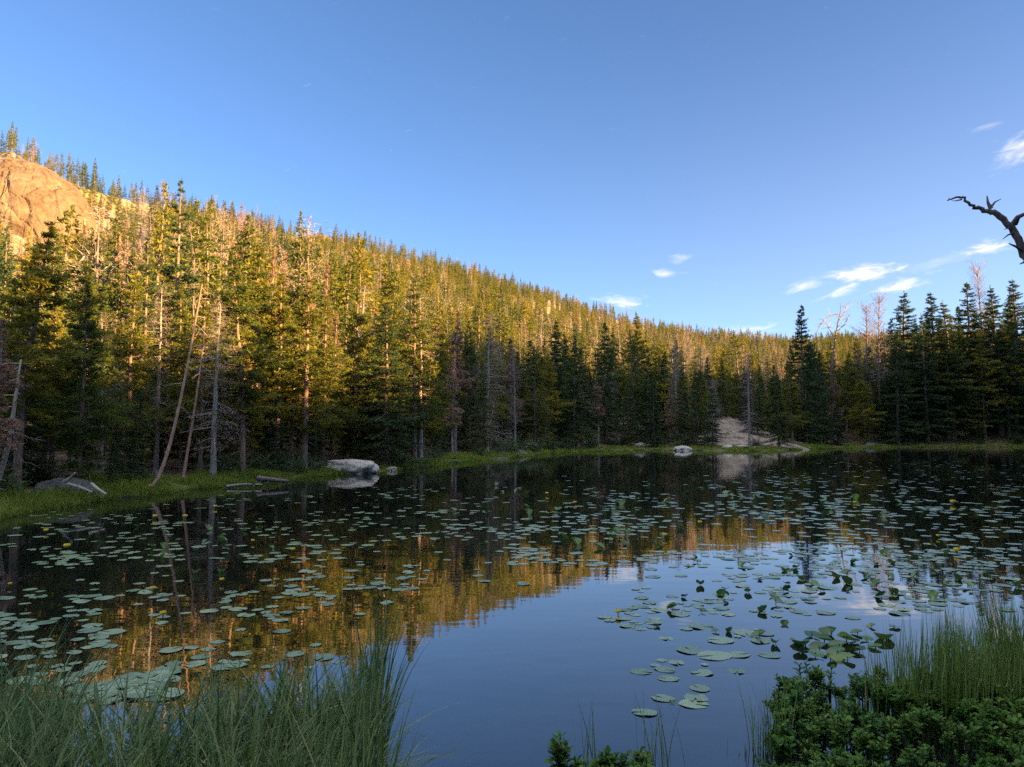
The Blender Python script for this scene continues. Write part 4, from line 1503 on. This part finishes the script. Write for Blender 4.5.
# leaves that stand up out of the water, dark and curled
RAISED = []
for s in range(5):
    r = np.random.default_rng(300 + s)
    mb = MB()
    V, T, Q = pad_geo(r, 4, 22, r.uniform(.05, .15), r.uniform(.05, .2), r.uniform(.25, .9))
    ti = r.uniform(.3, 1.0)
    c, s_ = math.cos(ti), math.sin(ti)
    V = np.stack([V[:, 0] * c + V[:, 2] * s_, V[:, 1], -V[:, 0] * s_ + V[:, 2] * c], -1)
    V[:, 2] += .45
    mb.add(V, T, Q, 0, r.random())
    st = MB()
    tube(st, np.array([(0, .05, -.6), (.05, 0, .2), (.1, 0, .78)]), np.array((.05, .05, .04)), 6)
    RAISED.append((mb.mesh('leaf_blade', [M_RAISED]), st.mesh('stalk', [M_STALK])))
rng = np.random.default_rng(44)
spots = []
for lab, px, py, hx, hy, n, (r0, r1) in [
    ('dark curled lily leaf standing out of water in the right hand patch above the reeds', 905, 572, 110, 36, 34, (.04, .075)),
    ('dark curled lily leaf standing out of the sky reflection at the right', 735, 585, 75, 40, 26, (.035, .065)),
    ('dark upright lily leaves on the golden reflection edge near the lake middle', 610, 540, 110, 10, 18, (.06, .10)),
    ('dark green upright lily leaf in the far field of pads', 740, 500, 260, 24, 50, (.07, .12)),
    ('dark green upright lily leaf among pads off the left bank', 160, 545, 130, 40, 24, (.045, .08)),
]:
    for _ in range(n):
        qx, qy = px + rng.normal() * hx * .5, py + rng.normal() * hy * .5
        if qx > 1040 or qx < -10 or qy < 462:
            continue
        spots.append((*on_plane(qx, qy), rng.uniform(r0, r1), lab, lab.replace('dark curled lily leaf', 'curled lily leaves')))
for i, (px, py, w) in enumerate([(795, 643, 34), (812, 636, 40), (832, 634, 38), (846, 642, 46), (820, 650, 44), (838, 654, 44), (866, 640, 30), (886, 641, 44), (860, 652, 34), (800, 654, 36), (760, 637, 34), (716, 632, 20), (731, 632, 18), (776, 645, 22), (672, 703, 16), (872, 627, 22), (894, 628, 28), (806, 646, 42), (824, 642, 44), (840, 647, 46), (852, 645, 40), (815, 656, 40), (830, 660, 42), (848, 660, 40), (858, 634, 30), (876, 648, 36)]):
    lab = 'broad glossy lily leaf bunched above the leafy marsh plants at the right'
    if px == 672:
        lab = 'single small folded lily leaf beside the nearest floating pads'
    elif px < 780:
        lab = 'glossy folded lily leaf on the sky reflection just before the bunch'
    x, y = on_plane(px, py)
    spots.append((x, y, w / FPX * y * .23, lab, None if px == 672 else lab.replace('leaf', 'leaves')))
for i, (x, y, r, lab, grp) in enumerate(spots):
    o = tag(empty('lily_leaf', (x, y, 0), rng.random() * 6.28, (r, r, r * (rng.uniform(.35, .6) if 'bunched' in lab else rng.uniform(.6, 1.1)))), lab, 'lily leaf', grp)
    a, b = RAISED[i % 5]
    link('leaf_blade', a, o)
    link('stalk', b, o)

# yellow pond lily flowers
fl, fs = MB(), MB()
for k in range(6):
    a0 = k / 6 * 6.28
    for t0 in (0,):
        ang = np.linspace(-.6, .6, 5) + a0
        rows = []
        for q, (rad, z) in enumerate([(.15, .0), (.75, .25), (1.0, .75), (.8, 1.25)]):
            rows.append(np.stack([np.cos(ang) * rad, np.sin(ang) * rad, np.full(5, z) - (.12 * np.abs(np.linspace(-1, 1, 5)) if q == 3 else 0)], -1))
        V = np.concatenate(rows)
        q = [(r_ * 5 + i, r_ * 5 + i + 1, r_ * 5 + i + 6, r_ * 5 + i + 5) for r_ in range(3) for i in range(4)]
        fl.add(V, quads=q)
tube(fl, np.array([(0, 0, .1), (0, 0, .7)]), np.array((.4, .5)), 8)
tube(fs, np.array([(0, .1, -2.5), (.05, 0, -.8), (0, 0, .05)]), np.array((.14, .14, .16)), 6)
FLM, FSM = fl.mesh('petals', [M_YEL]), fs.mesh('stem', [M_STALK])
for px, py, w, lab in [(163, 614, 7, 'nearest yellow pond lily flower among pads left of the golden reflection'), (153, 589, 6, 'yellow pond lily bud just behind the nearest flower'), (67, 547, 7, 'large yellow pond lily flower off the left bank'),
                       (46, 531, 5, 'yellow pond lily flower left of the large one off the left bank'), (222, 580, 5, 'yellow pond lily flower in the dark water before the golden reflection'), (293, 550, 5, 'yellow pond lily flower at the edge of the golden reflection'),
                       (10, 584, 4, 'yellow pond lily flower at the left edge'), (155, 517, 5, 'left one of two yellow flowers under the leaning trunks'), (185, 517, 5, 'right one of two yellow flowers under the leaning trunks'),
                       (253, 541, 4, 'small yellow flower in dark water below the driftwood'), (547, 494, 4, 'yellow flower in the dark middle of the lake'), (665, 536, 6, 'yellow flower where golden reflection meets the sky reflection'),
                       (618, 612, 6, 'yellow flower on the small pad cluster in open sky reflection'), (953, 503, 6, 'yellow flower in the far right field of pads'), (957, 551, 7, 'larger yellow flower in the right field of pads'), (938, 536, 4, 'small yellow flower left above the larger right one'),
                       (855, 503, 4, 'yellow flower in the dark pads below the right snags'), (575, 503, 4, 'tiny yellow flower far out in the middle'), (700, 523, 5, 'yellow flower at the far pads right of the middle'), (215, 507, 4, 'tiny yellow flower close to the left bank'), (35, 506, 5, 'tiny yellow flower by the shaded left bank')]:
    x, y = on_plane(px, py, .04)
    s = w / FPX * y * .48
    o = tag(empty('pond_lily_flower', (x, y, .03), rng.random() * 6, s), lab, 'flower')
    link('petals', FLM, o)
    link('stem', FSM, o)

# ------------------------------------------------------------------ foreground sedge (left), reeds and leafy marsh plants (right)
rng = np.random.default_rng(31)


def sedge(mb, poly_fn, n, lr, wr, leanr, mi=0, curl=1.0, tintm=.45, segs=7):
    B = []
    while len(B) < n:
        c = poly_fn()
        if c is not None:
            B.append(c)
    B = np.array(B)
    clump = fbm(B[:, 0] * 3.1, B[:, 1] * 3.1, 2)
    b = np.stack([B[:, 0], B[:, 1], np.full(n, -.05)], -1)
    az = rng.random(n) * 6.28 * .55 + clump * 9
    # the clump ends in a clean upright edge on its open-water side
    edge_px = CX + FPX * B[:, 0] / B[:, 1]
    upright = np.where((edge_px > 352) & (edge_px < 420), .32, 1.0)
    arch_blades(mb, b, az, rng.uniform(*lr, n) * (.45 + 1.1 * fbm(B[:, 0] * 5, B[:, 1] * 5 + 7, 2)), rng.uniform(*leanr, n) * upright, rng.uniform(*wr, n), rng, segs, mi, np.clip(rng.normal(tintm, .24, n), 0, 1), curl)


def left_area():
    Y = rng.uniform(2.5, 4.75)
    px = rng.uniform(-40, 388)
    if px < 84:
        if Y > 4.75 - px * .006:
            return None
    elif px < 112:
        if Y > 3.9 or rng.random() < .75:
            return None
    else:
        edge = 4.2 + .55 * smooth(130, 330, px) + .12 * math.sin(px * .09)
        if Y > edge:
            return None
        if px < 210 and rng.random() < .35:
            return None
    return ((px - CX) / FPX * Y, Y)


mb = MB()
sedge(mb, left_area, 6400, (.32, .74), (.008, .017), (.3, 2.0), curl=1.1)
sedge(mb, left_area, 900, (.32, .62), (.003, .006), (.15, 1.0), curl=.8, tintm=.6)
tag(link('sedge_grass', mb.mesh('sedge_grass', [M_SEDGE])), 'grey green arching sedge growing in the water at the near left', kind='stuff')


def right_area():
    Y = rng.uniform(4.75, 5.9)
    px = rng.uniform(855, 1060)
    if Y > 5.05 + .9 * smooth(860, 1010, px):
        return None
    if rng.random() > .3 + .7 * smooth(850, 930, px):
        return None
    return ((px - CX) / FPX * Y, Y)


mb = MB()
sedge(mb, right_area, 1900, (.38, .68), (.005, .010), (.05, .45), curl=.8)
sedge(mb, right_area, 350, (.35, .65), (.003, .006), (.4, 1.5), curl=1.1, tintm=.7)
tag(link('reed_bed', mb.mesh('reed_bed', [M_REED])), 'upright green reeds growing in the water at the near right', kind='stuff')


def tuft(px, py, n, spread, lr, label, leanr=(.03, .5)):
    x, y = on_plane(px, py)
    mb = MB()
    b = np.stack([rng.normal(size=n) * spread, rng.normal(size=n) * spread * .7, np.full(n, -.05)], -1)
    arch_blades(mb, b, rng.random(n) * 6.28, rng.uniform(*lr, n), rng.uniform(*leanr, n), rng.uniform(.004, .008, n), rng, 6, 0, np.clip(rng.normal(.4, .22, n), 0, 1))
    o = link('reed_tuft', mb.mesh('reed_tuft', [M_REED]), None, (x, y, 0))
    tag(o, label, 'reed tuft')


tuft(590, 790, 13, .03, (.32, .56), 'thin reed tuft left of the middle at the bottom edge')
tuft(658, 792, 20, .05, (.30, .60), 'sparse reed tuft at the bottom just right of the middle')
tuft(770, 750, 70, .06, (.22, .48), 'denser reed tuft standing alone left of the leafy marsh plants')
tuft(803, 735, 24, .05, (.22, .40), 'reed tuft half inside the left edge of the leafy plants')
tuft(745, 752, 12, .05, (.06, .15), 'few short reed stems poking out left of the denser tuft')


def marsh_plant(seed, n_stems=6):
    r = np.random.default_rng(seed)
    lf, st = MB(), MB()
    for k in range(n_stems):
        a, ln = r.random() * 6.28, r.uniform(.05, .5)
        L = r.uniform(.7, 1.0)
        p = np.array([(0, 0, -.15), (math.cos(a) * L * .25 * ln, math.sin(a) * L * .25 * ln, L * .5), (math.cos(a) * L * ln, math.sin(a) * L * ln, L * (1 - .25 * ln))])
        p[:, :2] += r.normal(size=2) * .08
        tube(st, p, np.array((.022, .018, .012)), 4)
        n = r.integers(18, 27)
        for j in range(n):
            t = .4 + .6 * (j / n) ** .8
            q = p[1] * (1 - t) * 2 + p[2] * (t * 2 - 1) if t > .5 else p[0] * (1 - 2 * t) + p[1] * 2 * t
            az = j * 2.4 + r.normal() * .4
            up = r.uniform(.25, 1.0) + (t > .9) * .3
            LL = r.uniform(.08, .21) * (1.1 - .3 * (t > .9))
            dirv = np.array((math.cos(az) * math.cos(up), math.sin(az) * math.cos(up), math.sin(up)))
            side = unit(np.cross(dirv, np.array((0, 0, 1.0))) + r.normal(size=3) * .25)
            nrm = unit(np.cross(side, dirv))
            rows = []
            for u, w in ((0, .05), (.3, .5), (.62, 1.0), (.86, .75), (1.0, .12)):
                c = q + dirv * LL * u - nrm * LL * .22 * u * u
                rows += [c - side * LL * .29 * w + nrm * .06 * LL * w, c, c + side * LL * .29 * w + nrm * .06 * LL * w]
            rows = np.array(rows)
            qd = [(i * 3 + j2, i * 3 + j2 + 1, i * 3 + j2 + 4, i * 3 + j2 + 3) for i in range(4) for j2 in range(2)]
            lf.add(rows, quads=qd, tint=np.clip(.25 + .5 * t + r.normal() * .15, 0, 1))
    return lf.mesh('leaves', [M_MARSH]), st.mesh('stems', [M_STALK])


MP = [marsh_plant(400 + s) for s in range(6)]


def put_marsh(x, y, h, lab, grp, i):
    o = tag(empty('marsh_plant', (x, y, 0), rng.random() * 6.28, h), lab, 'marsh plant', grp)
    link('leaves', MP[i % 6][0], o)
    link('stems', MP[i % 6][1], o)


used = []
n = 0
for _ in range(4000):
    Y = rng.uniform(3.4, 5.25)
    px = rng.uniform(768, 1060)
    # outline of the leafy mass: starts at the left tuft, with a dark gap of open water in the lower middle
    py = proj((px - CX) / FPX * Y, Y, 0)[1]
    if py < 668 + 40 * (1 - smooth(760, 800, px)) or px < 770 and Y > 4.5:
        continue
    if 868 < px < 1015 and 726 < py < 790 and rng.random() < .9:
        continue
    if px > 850 and py > 800:
        continue
    X = (px - CX) / FPX * Y
    if any((X - a) ** 2 + (Y - b) ** 2 < .0095 for a, b in used):
        continue
    used.append((X, Y))
    put_marsh(X, Y, rng.uniform(.11, .27), 'leafy dark green marsh plant in the dense mass at the near right', 'marsh plants at the near right', n)
    n += 1
    if n >= 165:
        break
for i, (px, py, h, lab) in enumerate([(560, 800, .32, 'leftmost small leafy plant at the bottom middle'), (585, 808, .28, 'second small leafy plant from the left at the bottom middle'), (617, 806, .30, 'leafy plant in the centre of the bottom middle group'),
                                      (634, 800, .27, 'rightmost small leafy plant at the bottom middle'), (600, 815, .25, 'lowest small leafy plant at the bottom middle'), (676, 822, .22, 'tiny leafy plant tip right of the bottom middle reeds')]):
    x, y = on_plane(px, py)
    put_marsh(x, y, h, lab, None, i)
print('MARSH', n)
